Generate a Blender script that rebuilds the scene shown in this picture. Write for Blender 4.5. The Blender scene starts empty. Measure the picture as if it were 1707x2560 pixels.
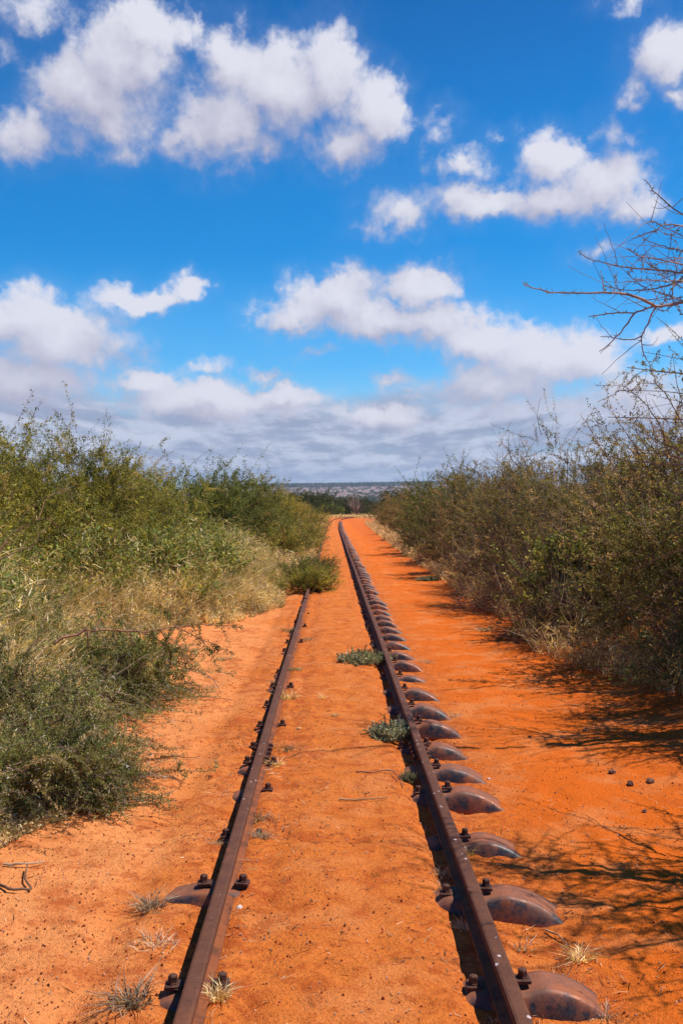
import bpy, math, random
import numpy as np
from mathutils import Vector
SC = bpy.context.scene
COL = SC.collection
PI = math.pi
F, VX, VY = 2489.0, 830.0, 1271.0          # focal length and rail vanishing point, in photo pixels

# ------------------------------------------------------------------ helpers
def nrm(a):
    return a / np.maximum(np.linalg.norm(a, axis=-1, keepdims=True), 1e-9)

def link(o, parent=None):
    COL.objects.link(o)
    if parent is not None: o.parent = parent
    return o

def tag(o, label=None, cat=None, group=None, kind=None):
    if label: o['label'] = label
    if cat: o['category'] = cat
    if group: o['group'] = group
    if kind: o['kind'] = kind
    return o

def empty(name, loc=(0, 0, 0), rz=0.0):
    o = bpy.data.objects.new(name, None); o.empty_display_size = .1
    o.location = loc; o.rotation_euler = (0, 0, rz)
    return link(o)

def meshdata(name, V, Q, mat, col=None, smooth=False):
    V = np.ascontiguousarray(V, dtype=np.float32).reshape(-1, 3)
    Q = np.ascontiguousarray(Q, dtype=np.int32).reshape(-1, 4)
    me = bpy.data.meshes.new(name)
    me.vertices.add(len(V)); me.vertices.foreach_set('co', V.ravel())
    me.loops.add(Q.size); me.loops.foreach_set('vertex_index', Q.ravel())
    me.polygons.add(len(Q))
    me.polygons.foreach_set('loop_start', np.arange(0, Q.size, 4, dtype=np.int32))
    me.polygons.foreach_set('loop_total', np.full(len(Q), 4, dtype=np.int32))
    if col is not None:
        a = me.color_attributes.new('tint', 'FLOAT_COLOR', 'POINT')
        c = np.ones((len(V), 4), np.float32); c[:, :3] = np.clip(col, 0, 1)
        a.data.foreach_set('color', c.ravel())
    me.update(calc_edges=True); me.validate()
    me.polygons.foreach_set('use_smooth', np.full(len(me.polygons), bool(smooth)))
    me.materials.append(mat)
    return me

def meshobj(name, V, Q, mat, parent=None, col=None, smooth=False):
    return link(bpy.data.objects.new(name, meshdata(name, V, Q, mat, col, smooth)), parent)

def copy_thing(o, loc=None, rz=None, sc=None, label=None, name=None):
    c = o.copy(); COL.objects.link(c)
    for ch in list(o.children):
        d = ch.copy(); COL.objects.link(d); d.parent = c
        for g in list(ch.children):
            e = g.copy(); COL.objects.link(e); e.parent = d
    if loc is not None: c.location = loc
    if rz is not None: c.rotation_euler = (0, 0, rz)
    if sc is not None: c.scale = sc if hasattr(sc, '__len__') else (sc, sc, sc)
    if label: c['label'] = label
    return c

class MB:
    """collects quads (and vertex colours) into one mesh"""
    def __init__(s): s.V, s.Q, s.C, s.n = [], [], [], 0
    def add(s, V, Q, C=None):
        V = np.asarray(V, float).reshape(-1, 3)
        s.V.append(V); s.Q.append(np.asarray(Q, int).reshape(-1, 4) + s.n); s.n += len(V)
        s.C.append(np.broadcast_to(np.array([.5, .5, .5]) if C is None else C, (len(V), 3)))
        return s
    def obj(s, name, mat, parent=None, smooth=False):
        return meshobj(name, np.concatenate(s.V), np.concatenate(s.Q), mat, parent, np.concatenate(s.C), smooth)
    def data(s, name, mat, smooth=False):
        return meshdata(name, np.concatenate(s.V), np.concatenate(s.Q), mat, np.concatenate(s.C), smooth)

def tubes(P, R, n=4):
    """P (K,m,3) polylines, R (K,m) radii -> verts, quads"""
    P = np.asarray(P, float); R = np.asarray(R, float)
    K, m, _ = P.shape
    T = nrm(np.gradient(P, axis=1))
    ref = np.where(np.abs(T[..., 2:3]) > .9, np.array([1., 0, 0]), np.array([0, 0, 1.]))
    A = nrm(np.cross(T, ref)); B = np.cross(T, A)
    th = np.arange(n) / n * 2 * PI
    V = P[:, :, None] + R[:, :, None, None] * (A[:, :, None] * np.cos(th)[:, None] + B[:, :, None] * np.sin(th)[:, None])
    idx = np.arange(K * m * n).reshape(K, m, n)
    a = idx[:, :-1]; b = idx[:, 1:]
    Q = np.stack([a, np.roll(a, -1, 2), np.roll(b, -1, 2), b], -1).reshape(-1, 4)
    return V.reshape(-1, 3), Q

def resample(pts, m):
    pts = np.asarray(pts, float)
    d = np.r_[0, np.cumsum(np.linalg.norm(np.diff(pts, axis=0), axis=1))]
    t = np.linspace(0, d[-1], m)
    return np.stack([np.interp(t, d, pts[:, k]) for k in range(3)], 1)

def leaves(B, A, S, L, W, fold=None):
    N = len(B); L = np.broadcast_to(L, (N,))[:, None]; W = np.broadcast_to(W, (N,))[:, None]
    mid = B + A * L * .45
    V = np.stack([B, mid + S * W * .5, B + A * L, mid - S * W * .5], 1)
    if fold is not None: V[:, 2] += fold
    return V.reshape(-1, 3), np.arange(N * 4).reshape(N, 4)

def blades(B, D, S, L, W, bend):
    """grass blades: base, direction, side, length, width, bend vector"""
    N = len(B); L = L[:, None]; W = np.broadcast_to(W, (N,))[:, None]
    p1 = B + D * L * .5; p2 = B + D * L + bend * L
    V = np.stack([B - S * W * .5, B + S * W * .5, p1 + S * W * .45, p1 - S * W * .45, p2 + S * W * .08, p2 - S * W * .08], 1)
    i = np.arange(N)[:, None] * 6
    Q = np.concatenate([i + np.array([0, 1, 2, 3]), i + np.array([3, 2, 4, 5])])
    return V.reshape(-1, 3), Q

def hash2(ix, iy, seed=0):
    h = (ix.astype(np.int64) * 374761393 + iy.astype(np.int64) * 668265263 + seed * 1442695041) & 0x7fffffff
    h = ((h ^ (h >> 13)) * 1274126177) & 0x7fffffff
    h = h ^ (h >> 16)
    return (h & 0xffff) / 65535.0

def vnoise(x, y, seed=0):
    ix = np.floor(x); iy = np.floor(y); fx = x - ix; fy = y - iy
    fx = fx * fx * (3 - 2 * fx); fy = fy * fy * (3 - 2 * fy)
    a = hash2(ix, iy, seed); b = hash2(ix + 1, iy, seed); c = hash2(ix, iy + 1, seed); d = hash2(ix + 1, iy + 1, seed)
    return (a * (1 - fx) + b * fx) * (1 - fy) + (c * (1 - fx) + d * fx) * fy

def fbm(x, y, oct=4, seed=0):
    r = 0; a = .5; s = 0
    for k in range(oct):
        r = r + a * vnoise(x, y, seed + k); s += a; x = x * 2.03 + 7.1; y = y * 2.03 + 3.7; a *= .5
    return r / s

def sstep(a, b, x):
    t = np.clip((x - a) / (b - a), 0, 1); return t * t * (3 - 2 * t)

def shift(y):      # sideways course of the track: straight, then the far bend to the right
    y = np.asarray(y, float)
    return .000125 * np.maximum(y - 70, 0) ** 2 + .0011 * np.maximum(y - 140, 0) ** 2

# rail heads, and height of the ground
XL, XR, ZT = -.467, .590, .12
SLEEPERS = [3.50, 4.34, 5.12, 5.88, 6.47, 7.06, 7.68, 8.45]
while SLEEPERS[-1] < 128: SLEEPERS.append(SLEEPERS[-1] + .80)

def ground(x, y):
    x = np.asarray(x, float); y = np.asarray(y, float)
    xs = x - shift(y)
    near = 1 - sstep(60, 140, np.abs(y))
    z = -.045 + 0 * x
    z = z + .058 * sstep(-.95, -.75, xs) * (1 - sstep(.40, .66, xs)) + .05 * (1 - sstep(-1.0, -.8, xs)) * near
    z = z - .014 * sstep(.64, .80, xs) * (1 - sstep(1.05, 1.5, xs)) * near
    z = z + .016 * sstep(XL + .12, XL + .3, xs) * (1 - sstep(XR - .3, XR - .12, xs)) * near
    z = z - .018 * np.exp(-((xs - 1.75) / .35) ** 2) * near
    z = z + .25 * sstep(2.3, 4.5, xs) * near + .18 * sstep(1.5, 4.0, -xs) * near
    amp = near * np.clip(1 - np.abs(xs) * .02, .2, 1)
    z = z + amp * (.045 * (fbm(x * 1.3, y * 1.3, 3, 5) - .5) + .022 * (fbm(x * 5, y * 5, 3, 9) - .5) + .013 * (fbm(x * 17, y * 17, 3, 13) - .5))
    foot = sstep(.58, .75, fbm(x * 8 + 3, y * 8, 2, 31)) * near * .012
    z = z - foot
    # sand drifted up against the inner side of the left rail, hollow along the inner side of the right rail
    z = z + .022 * np.exp(-((xs - (XL + .09)) / .06) ** 2) * near - .016 * np.exp(-((xs - (XR - .085)) / .05) ** 2) * near
    z = z - .02 * np.exp(-((xs - (XL - .07)) / .04) ** 2) * near
    r = np.hypot(x, y); f = np.where(y > 0, y, r)
    # the land falls away past the bend and rises to the far plain
    k = [(0, 0), (190, 0), (330, -4.0), (620, -6), (1200, 2), (2400, 29), (4300, 95), (5000, 114), (6400, 145)]
    z = z + np.interp(f, [a for a, _ in k], [b for _, b in k])
    z = z + np.clip(x, -900, 900) * .018 * sstep(1500, 3000, f)
    z = z + sstep(2500, 4500, f) * 5 * (fbm(x / 260, y / 700, 3, 3) - .5)
    return z

def px(xs, ys, d, z=None):
    """photo pixel and distance along the track -> world point (used to survey the place from the photo)"""
    return Vector(((xs - VX) / F * d, d, 1.70 + (VY - ys) / F * d))

# ------------------------------------------------------------------ node helpers
class NT:
    def __init__(s, tree): s.t = tree; s.n = tree.nodes; s.l = tree.links
    def new(s, typ, **kw):
        n = s.n.new(typ)
        for k, v in kw.items(): setattr(n, k, v)
        return n
    def put(s, sock, v):
        if isinstance(v, bpy.types.NodeSocket): s.l.new(v, sock)
        elif isinstance(v, (tuple, list)) and len(v) == 3 and sock.type == 'RGBA': sock.default_value = (*v, 1)
        else: sock.default_value = v
    def m(s, op, a, b=None, c=None, clamp=False):
        n = s.new('ShaderNodeMath', operation=op); n.use_clamp = clamp
        for i, v in enumerate((a, b, c)):
            if v is not None: s.put(n.inputs[i], v)
        return n.outputs[0]
    def v(s, op, a, b=None, out=0):
        n = s.new('ShaderNodeVectorMath', operation=op)
        s.put(n.inputs[0], a)
        if b is not None: s.put(n.inputs['Scale'] if op == 'SCALE' else n.inputs[1], b)
        return n.outputs[out]
    def noise(s, vec, scale, detail=4, rough=.55, dist=0, out='Fac', typ=None):
        n = s.new('ShaderNodeTexNoise')
        if typ: n.noise_type = typ
        s.put(n.inputs['Vector'], vec); n.inputs['Scale'].default_value = scale
        n.inputs['Detail'].default_value = detail; n.inputs['Roughness'].default_value = rough
        n.inputs['Distortion'].default_value = dist
        return n.outputs[out]
    def voro(s, vec, scale, out='Distance', rnd=1):
        n = s.new('ShaderNodeTexVoronoi'); s.put(n.inputs['Vector'], vec); n.inputs['Scale'].default_value = scale
        n.inputs['Randomness'].default_value = rnd
        return n.outputs[out]
    def ss(s, x, a, b, lo=0., hi=1.):
        n = s.new('ShaderNodeMapRange', interpolation_type='SMOOTHSTEP')
        s.put(n.inputs[0], x); s.put(n.inputs[1], a); s.put(n.inputs[2], b)
        n.inputs[3].default_value = lo; n.inputs[4].default_value = hi
        return n.outputs[0]
    def mix(s, f, a, b, mode='MIX'):
        n = s.new('ShaderNodeMix', data_type='RGBA', blend_type=mode)
        s.put(n.inputs[0], f); s.put(n.inputs[6], a); s.put(n.inputs[7], b)
        return n.outputs[2]
    def sep(s, v): 
        n = s.new('ShaderNodeSeparateXYZ'); s.put(n.inputs[0], v); return n.outputs
    def comb(s, x, y, z=0.):
        n = s.new('ShaderNodeCombineXYZ')
        for i, q in enumerate((x, y, z)): s.put(n.inputs[i], q)
        return n.outputs[0]

def material(name):
    m = bpy.data.materials.new(name); m.use_nodes = True
    m.node_tree.nodes.clear()
    N = NT(m.node_tree)
    return m, N

def finish(N, color, rough=.9, metal=0., bump=None, bstr=.3, bdist=.01, spec=.3):
    b = N.new('ShaderNodeBsdfPrincipled'); o = N.new('ShaderNodeOutputMaterial')
    N.put(b.inputs['Base Color'], color); N.put(b.inputs['Roughness'], rough); N.put(b.inputs['Metallic'], metal)
    b.inputs['Specular IOR Level'].default_value = spec
    if bump is not None:
        bn = N.new('ShaderNodeBump'); bn.inputs['Strength'].default_value = bstr; bn.inputs['Distance'].default_value = bdist
        N.put(bn.inputs['Height'], bump); N.l.new(bn.outputs[0], b.inputs['Normal'])
    N.l.new(b.outputs[0], o.inputs[0])
    return b

def plant_material(name, translucent=.3, rough=.75, spec=.08):
    m, N = material(name)
    at = N.new('ShaderNodeAttribute', attribute_name='tint')
    pos = N.new('ShaderNodeNewGeometry').outputs['Position']
    oi = N.new('ShaderNodeObjectInfo').outputs['Random']
    var = N.ss(N.noise(pos, 2.1, 4), .34, .66, .66, 1.36)
    var = N.m('MULTIPLY', var, N.ss(oi, 0, 1, .88, 1.12))
    c = N.v('SCALE', at.outputs['Color'], var)
    b = N.new('ShaderNodeBsdfPrincipled'); N.put(b.inputs['Base Color'], c); b.inputs['Roughness'].default_value = rough
    b.inputs['Specular IOR Level'].default_value = spec
    o = N.new('ShaderNodeOutputMaterial')
    if translucent:
        t = N.new('ShaderNodeBsdfTranslucent'); N.put(t.inputs[0], N.v('MULTIPLY', c, (1.35, 1.2, .55)))
        mx = N.new('ShaderNodeMixShader'); mx.inputs[0].default_value = translucent
        N.l.new(b.outputs[0], mx.inputs[1]); N.l.new(t.outputs[0], mx.inputs[2]); N.l.new(mx.outputs[0], o.inputs[0])
    else: N.l.new(b.outputs[0], o.inputs[0])
    return m

M_LEAF = plant_material('leaf', .38)
M_GRASS = plant_material('grass_blade', .40, .8)
M_BARK = plant_material('bark', 0, .85)

def m_ground():
    m, N = material('red_soil')
    pos = N.new('ShaderNodeNewGeometry').outputs['Position']
    X, Y, Z = N.sep(pos)[:3]
    wob = N.m('MULTIPLY', N.m('SUBTRACT', N.noise(pos, .9, 4), .5), 1.5)
    xw = N.m('ADD', X, wob)
    left = N.ss(xw, -1.3, -.45, 1, 0)
    right = N.ss(xw, .55, 1.5)
    base = N.mix(left, (.63, .175, .032), (.80, .305, .105))
    base = N.mix(right, base, (.63, .126, .008))
    # pale dusty patches, dark damp-looking red patches
    n1 = N.noise(pos, 2.3, 6, .62)
    n2 = N.noise(pos, 9, 6, .65)
    n3 = N.noise(pos, 60, 4, .7)
    path = N.m('SUBTRACT', 1.0, N.m('MULTIPLY', N.ss(N.m('ABSOLUTE', N.m('SUBTRACT', N.m('ADD', X, N.m('MULTIPLY', wob, .25)), 1.55)), .25, .75, 1, 0), .85))   # trodden smooth
    rub = N.m('MAXIMUM', N.ss(N.m('ABSOLUTE', N.m('SUBTRACT', X, -.467)), .12, .4, 1, 0), N.ss(N.m('ABSOLUTE', N.m('SUBTRACT', X, .70)), .2, .5, 1, 0))
    base = N.mix(N.ss(n1, .46, .64, 0, .55), base, (.66, .24, .080))
    n4 = N.noise(pos, 3.1, 7, .7)
    base = N.mix(N.m('MULTIPLY', N.ss(n4, .50, .66, 0, .6), path), base, (.40, .066, .011))
    base = N.mix(N.m('MULTIPLY', N.ss(N.noise(N.v('ADD', pos, (9, 4, 0)), 14, 6, .7), .44, .60, 0, .6), rub), base, (.34, .065, .014))
    base = N.mix(N.m('MULTIPLY', N.ss(n2, .50, .66, 0, .6), path), base, (.36, .066, .013))
    base = N.mix(N.m('MULTIPLY', N.ss(n3, .50, .68, 0, .45), path), base, (.30, .060, .016))
    base = N.mix(N.ss(n3, .48, .34, 0, .30), base, (.74, .25, .07))
    # grains: pale quartz grit and dark crumbs
    v1 = N.voro(pos, 55); g1 = N.ss(v1, .10, .2, 1, 0)
    keep = N.ss(N.noise(pos, 33, 2), .54, .62)
    base = N.mix(N.m('MULTIPLY', N.m('MULTIPLY', g1, keep), N.ss(left, 0, 1, .35, .75)), base, (.78, .46, .24))
    v2 = N.voro(N.v('ADD', pos, (3.3, 1.7, 0)), 38); g2 = N.ss(v2, .08, .2, 1, 0)
    keep2 = N.ss(N.noise(pos, 14, 3), .55, .68)
    base = N.mix(N.m('MULTIPLY', N.m('MULTIPLY', g2, keep2), .8), base, (.16, .035, .014))
    # away from the track the soil is paler and strewn with litter; the far plain is pale and dry
    off = N.ss(N.m('ABSOLUTE', N.m('ADD', X, wob)), 3.2, 9)
    far = N.ss(Y, 165, 210)
    dry = N.mix(N.ss(N.noise(pos, .35, 5), .35, .65), (.34, .19, .085), (.40, .17, .06))
    base = N.mix(N.m('MAXIMUM', off, far), base, dry)
    plain = N.mix(N.ss(N.noise(N.v('MULTIPLY', pos, (1, .35, 1)), .012, 6, .65), .42, .6), (.27, .185, .165), (.20, .14, .115))
    base = N.mix(N.ss(Y, 700, 1500), base, plain)
    h = N.m('ADD', N.m('MULTIPLY', n3, .5), N.m('ADD', N.m('MULTIPLY', N.noise(pos, 160, 3), .35), N.m('MULTIPLY', g1, .35)))
    h = N.m('ADD', h, N.m('MULTIPLY', n2, .9))
    base = N.mix(1., base, (1.0, .96, .90), 'MULTIPLY')
    finish(N, base, .95, bump=h, bstr=1.0, bdist=.025, spec=.1)
    return m

def m_rail():
    m, N = material('rusty_rail_steel')
    tc = N.new('ShaderNodeNewGeometry').outputs['Position']
    X, Y, Z = N.sep(tc)[:3]
    n1 = N.noise(tc, 9, 6, .65); n2 = N.noise(tc, 70, 4, .7)
    c = N.mix(N.ss(n1, .35, .7), (.125, .047, .027), (.175, .066, .034))
    c = N.mix(N.ss(n2, .5, .7, 0, .6), c, (.075, .032, .022))
    c = N.mix(N.ss(N.noise(tc, 2.1, 4), .60, .72, 0, .7), c, (.30, .105, .045))   # dust film
    low = N.ss(Z, .05, .085, .75, 0)
    c = N.mix(N.m('MULTIPLY', low, N.ss(n1, .3, .6)), c, (.36, .10, .03))             # soil clinging low on the web
    st = N.v('MULTIPLY', tc, (1, .72, .5))
    v = N.voro(st, 24); sp = N.ss(v, .13, .20, 1, 0)
    sp = N.m('MULTIPLY', sp, N.ss(N.noise(N.v('ADD', tc, (5, 0, 0)), 11, 2), .50, .55))
    sp = N.m('MULTIPLY', sp, N.ss(Z, .112, .117))
    c = N.mix(sp, c, (.62, .50, .48))                                                 # pale droppings on the head
    finish(N, N.v('SCALE', c, .78), N.ss(n2, .3, .7, .62, .85), .08, bump=N.m('ADD', n2, n1), bstr=.35, bdist=.005, spec=.2)
    return m

def m_sleeper():
    m, N = material('worn_sleeper_steel')
    tc = N.new('ShaderNodeTexCoord').outputs['Object']
    pos = N.new('ShaderNodeNewGeometry').outputs['Position']
    oi = N.new('ShaderNodeObjectInfo').outputs['Random']
    q = N.v('ADD', tc, N.v('SCALE', N.comb(oi, N.m('MULTIPLY', oi, 3.1), 0.), 9.0))
    X, Y, Z = N.sep(tc)[:3]
    n1 = N.noise(q, 11, 6, .7); n2 = N.noise(q, 60, 4, .7)
    ay = N.m('ADD', N.m('ABSOLUTE', Y), N.m('MULTIPLY', N.m('SUBTRACT', n1, .5), .12))
    edge = N.ss(ay, .050, .085)
    rust = N.mix(N.ss(n1, .3, .7), (.20, .070, .038), (.34, .105, .040))
    rust = N.mix(N.ss(n2, .52, .7, 0, .6), rust, (.09, .04, .028))
    steel = N.mix(N.ss(n2, .35, .65), (.030, .031, .036), (.070, .066, .070))
    worn = N.m('MULTIPLY', edge, N.ss(n1, .62, .45, 0, 1))
    worn = N.m('MAXIMUM', worn, N.m('MULTIPLY', edge, .5))
    c = N.mix(worn, rust, steel)
    # soil caught on the lower skirt
    c = N.mix(N.ss(Z, -.085, -.055, .8, 0), c, (.40, .095, .022))
    c = N.mix(N.ss(N.noise(q, 6, 5, .7), .47, .62, 0, .65), c, (.42, .11, .028))   # dust
    r = N.ss(worn, 0, 1, .78, .45)
    finish(N, N.v('SCALE', c, .8), r, N.ss(worn, 0, 1, .05, .4), bump=N.m('ADD', n2, N.m('MULTIPLY', n1, 2)), bstr=.3, bdist=.004, spec=.5)
    return m

def m_simple(name, a, b, scale=20, rough=.85, bstr=.3, metal=0.):
    m, N = material(name)
    tc = N.new('ShaderNodeNewGeometry').outputs['Position']
    n = N.noise(tc, scale, 5, .65)
    c = N.mix(N.ss(n, .35, .65), a, b)
    finish(N, c, rough, metal, bump=n, bstr=bstr, bdist=.008)
    return m

M_GROUND, M_RAIL, M_SLEEP = m_ground(), m_rail(), m_sleeper()
M_IRON = m_simple('rusted_iron', (.060, .028, .022), (.13, .052, .032), 60, .7, .4, .3)
M_STONE = m_simple('dark_stone', (.10, .045, .028), (.20, .09, .05), 30)
M_PALE = m_simple('pale_stone', (.62, .50, .42), (.75, .66, .58), 40)

# ------------------------------------------------------------------ ground sheet
def grow(start, step, limit, g):
    o = [start]
    while abs(o[-1]) < limit: o.append(o[-1] + step); step *= g
    return o
xs = grow(3.0, .034, 6300, 1.085); xneg = grow(-2.6, -.034, 6300, 1.085)
xs = np.array(xneg[::-1] + list(np.arange(-2.57, 2.99, .03)) + xs)
ys = [-300, -120, -50, -20, -8, -3, -1, 0, .8, 1.5, 2.0, 2.4]
while ys[-1] < 6500: ys.append(ys[-1] * 1.0066 if ys[-1] < 250 else ys[-1] * 1.02)
ys = np.array(ys)
GX, GY = np.meshgrid(xs, ys)
GZ = ground(GX, GY)
ny, nx = GX.shape
ii = np.arange(nx * ny).reshape(ny, nx)
Q = np.stack([ii[:-1, :-1], ii[:-1, 1:], ii[1:, 1:], ii[1:, :-1]], -1).reshape(-1, 4)
tag(meshobj('ground', np.stack([GX, GY, GZ], -1), Q, M_GROUND, smooth=True), kind='structure')

# ------------------------------------------------------------------ rails
def rail_profile():
    # x, z below the top: head, web, foot
    half = [(0, 0), (.018, -.0005), (.026, -.004), (.029, -.010), (.029, -.026), (.024, -.032), (.008, -.040), (.0065, -.060), (.008, -.080), (.030, -.089), (.046, -.093), (.046, -.100), (0, -.100)]
    return half + [(-x, z) for x, z in half[-2:0:-1]]
PROF = np.array(rail_profile())

def rail(y0, y1, xr, label, group, wob=.0):
    n = max(3, int((y1 - y0) / .25) + 1)
    y = np.linspace(y0, y1, n); x = xr + shift(y)
    dx = np.gradient(x, y); c = 1 / np.sqrt(1 + dx * dx)
    zoff = .004 * (vnoise(y * .4, y * 0 + xr) - .5); xo = wob * (vnoise(y * .5, y * 0 + 9 + xr) - .5)
    P = np.stack([x[:, None] + xo[:, None] + PROF[None, :, 0] * c[:, None], y[:, None] - PROF[None, :, 0] * (dx * c)[:, None],
                  ZT + zoff[:, None] + PROF[None, :, 1] + 0 * y[:, None]], -1)
    k = len(PROF); idx = np.arange(n * k).reshape(n, k)
    a, b = idx[:-1], idx[1:]
    Q = np.stack([a, b, np.roll(b, -1, 1), np.roll(a, -1, 1)], -1).reshape(-1, 4)
    caps = []
    for row in (0, n - 1):
        r = idx[row]; h = k // 2
        for j in range(0, h):
            q = [r[j], r[j + 1], r[(k - j - 1) % k], r[(k - j) % k]]
            if len(set(q)) == 4: caps.append(q if row == 0 else q[::-1])
    if caps: Q = np.concatenate([Q, np.array(caps)])
    root = empty('steel_rail', (0, 0, 0))
    tag(root, label, 'rail', group)
    V = P.reshape(-1, 3); 
    root.location = (float(x[0]), float(y0), ZT - .1); V = V - np.array(root.location)
    o = meshobj('rail_bar', V, Q, M_RAIL, root)
    return root

def box(mb, c, s, bev=.0, col=None, rz=0.):
    """bevelled box: an octagon-section slab"""
    x, y, z = np.array(s) / 2
    b = min(bev, x * .9, y * .9, z * .9)
    ring = [(-x + b, -y), (x - b, -y), (x, -y + b), (x, y - b), (x - b, y), (-x + b, y), (-x, y - b), (-x, -y + b)]
    V = []
    for zz, sc in ((-z, 1), (z - b, 1), (z, None)):
        for (a, d) in ring:
            if sc is None: a = math.copysign(max(abs(a) - b, 0), a); d = math.copysign(max(abs(d) - b, 0), d)
            V.append((a, d, zz))
    V = np.array(V); ca, sa = math.cos(rz), math.sin(rz)
    V = np.stack([V[:, 0] * ca - V[:, 1] * sa, V[:, 0] * sa + V[:, 1] * ca, V[:, 2]], 1) + np.array(c)
    Qs = []
    for r in (0, 8):
        for k in range(8): Qs.append((r + k, r + (k + 1) % 8, r + 8 + (k + 1) % 8, r + 8 + k))
    Qs += [(16, 17, 18, 19), (16, 19, 20, 23), (20, 21, 22, 23)]
    mb.add(V, Qs, col)

def bolt(mb, c, r=.018, h=.026, rz=.3, axis='z'):
    """a square-shouldered nut with a domed shank"""
    n = 6; V = []; 
    prof = [(r * 1.18, 0), (r * 1.18, h * .12), (r, h * .14), (r, h * .85), (r * .82, h * 1.0), (r * .4, h * 1.06), (.001, h * 1.07)]
    for (rr, z) in prof:
        for k in range(n):
            t = rz + k * 2 * PI / n; V.append((rr * math.cos(t), rr * math.sin(t), z))
    V = np.array(V)
    if axis == 'x': V = V[:, [2, 1, 0]]
    if axis == '-x': V = V[:, [2, 1, 0]] * np.array([-1, 1, 1])
    Qs = [(a * n + k, a * n + (k + 1) % n, a * n + n + (k + 1) % n, a * n + n + k) for a in range(len(prof) - 1) for k in range(n)]
    mb.add(V + np.array(c), Qs)

JOINT = 6.72
def fishplates(root, x, y):
    ox, oy, oz = root.location
    for s, ax in ((-1, '-x'), (1, 'x')):
        mb = MB(); box(mb, (x + s * .020 - ox, y - oy, ZT - .060 - oz), (.018, .46, .046), .004)
        fp = mb.obj('fishplate', M_IRON, root)
        for k in (-.17, -.06, .06, .17):
            b = MB(); bolt(b, (x + s * .029 - ox, y + k - oy, ZT - .060 - oz), .016, .030, .2, ax)
            b.obj('bolt', M_IRON, fp)

G_RAIL = 'rails of the abandoned track'
r1 = rail(-1.5, JOINT - .004, XL, 'near length of the left rail, rusty brown with pale specks, running out at the bottom', G_RAIL, .012)
r2 = rail(JOINT + .004, 17.4, XL, 'second length of the left rail, its far end at the edge of the dry grass', G_RAIL, .016)
rail(17.6, 215, XL, 'far left rail, hidden in the weeds and showing again only at the bend', G_RAIL, .01)
r3 = rail(-1.5, JOINT - .004, XR, 'near length of the right rail, rusty brown, beside the biggest sleeper ends', G_RAIL, .012)
rail(JOINT + .004, 215, XR, 'long right rail running into the distance and bending right', G_RAIL, .012)
fishplates(r1, XL, JOINT); fishplates(r3, XR, JOINT)

# ------------------------------------------------------------------ pressed steel sleepers
def sleeper_mesh(seed, end=.955, w=.118):
    nu, nv = 70, 25
    u = np.r_[np.linspace(-.80, .62, 34), np.linspace(.64, end, nu - 34)]
    v = np.linspace(-1, 1, nv)
    U, Vv = np.meshgrid(u, v, indexing='ij')
    rng = np.random.default_rng(seed)
    oe = np.clip((U - .66) / (end - .66), 0, 1)                 # right-hand end
    ol = np.clip((-.55 - U) / .25, 0, 1)                        # left-hand end
    mid = sstep(XL + .07, XL + .17, U) * (1 - sstep(XR - .17, XR - .07, U))
    bury = sstep(-XL + .09, -XL + .16, -U) * (.036 if seed < 5 else .013)
    top = .018 + .023 * sstep(0, .35, oe) - .112 * oe ** 2.7 - .08 * ol ** 2.4 - .055 * mid - bury
    top = top + .004 * (vnoise(U * 9, Vv * 2, seed) - .5)
    ww = w * (1 + .26 * oe ** 2.5 + .1 * ol)
    a = np.abs(Vv)
    drop = .105 * np.clip((a - .56) / .44, 0, 1) ** 1.6 + .005 * a ** 2
    Yy = np.sign(Vv) * ww * (a - .10 * np.clip((a - .6) / .4, 0, 1) ** 2)
    Zz = top - drop
    Xx = U + .055 * oe ** 2 * a ** 2 + rng.normal(0, .002)
    T = np.stack([Xx, Yy, Zz], -1); Bm = T - np.array([0, 0, .009])
    idx = np.arange(nu * nv).reshape(nu, nv); o = nu * nv
    q = lambda i: np.stack([i[:-1, :-1], i[1:, :-1], i[1:, 1:], i[:-1, 1:]], -1).reshape(-1, 4)
    Qs = [q(idx), q(idx + o)[:, ::-1]]
    for line in (idx[:, 0], idx[:, -1][::-1], idx[-1][::1], idx[0][::-1]):
        Qs.append(np.stack([line[:-1], line[:-1] + o, line[1:] + o, line[1:]], -1))
    return meshdata('trough', np.concatenate([T.reshape(-1, 3), Bm.reshape(-1, 3)]), np.concatenate(Qs), M_SLEEP, smooth=True)

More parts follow.
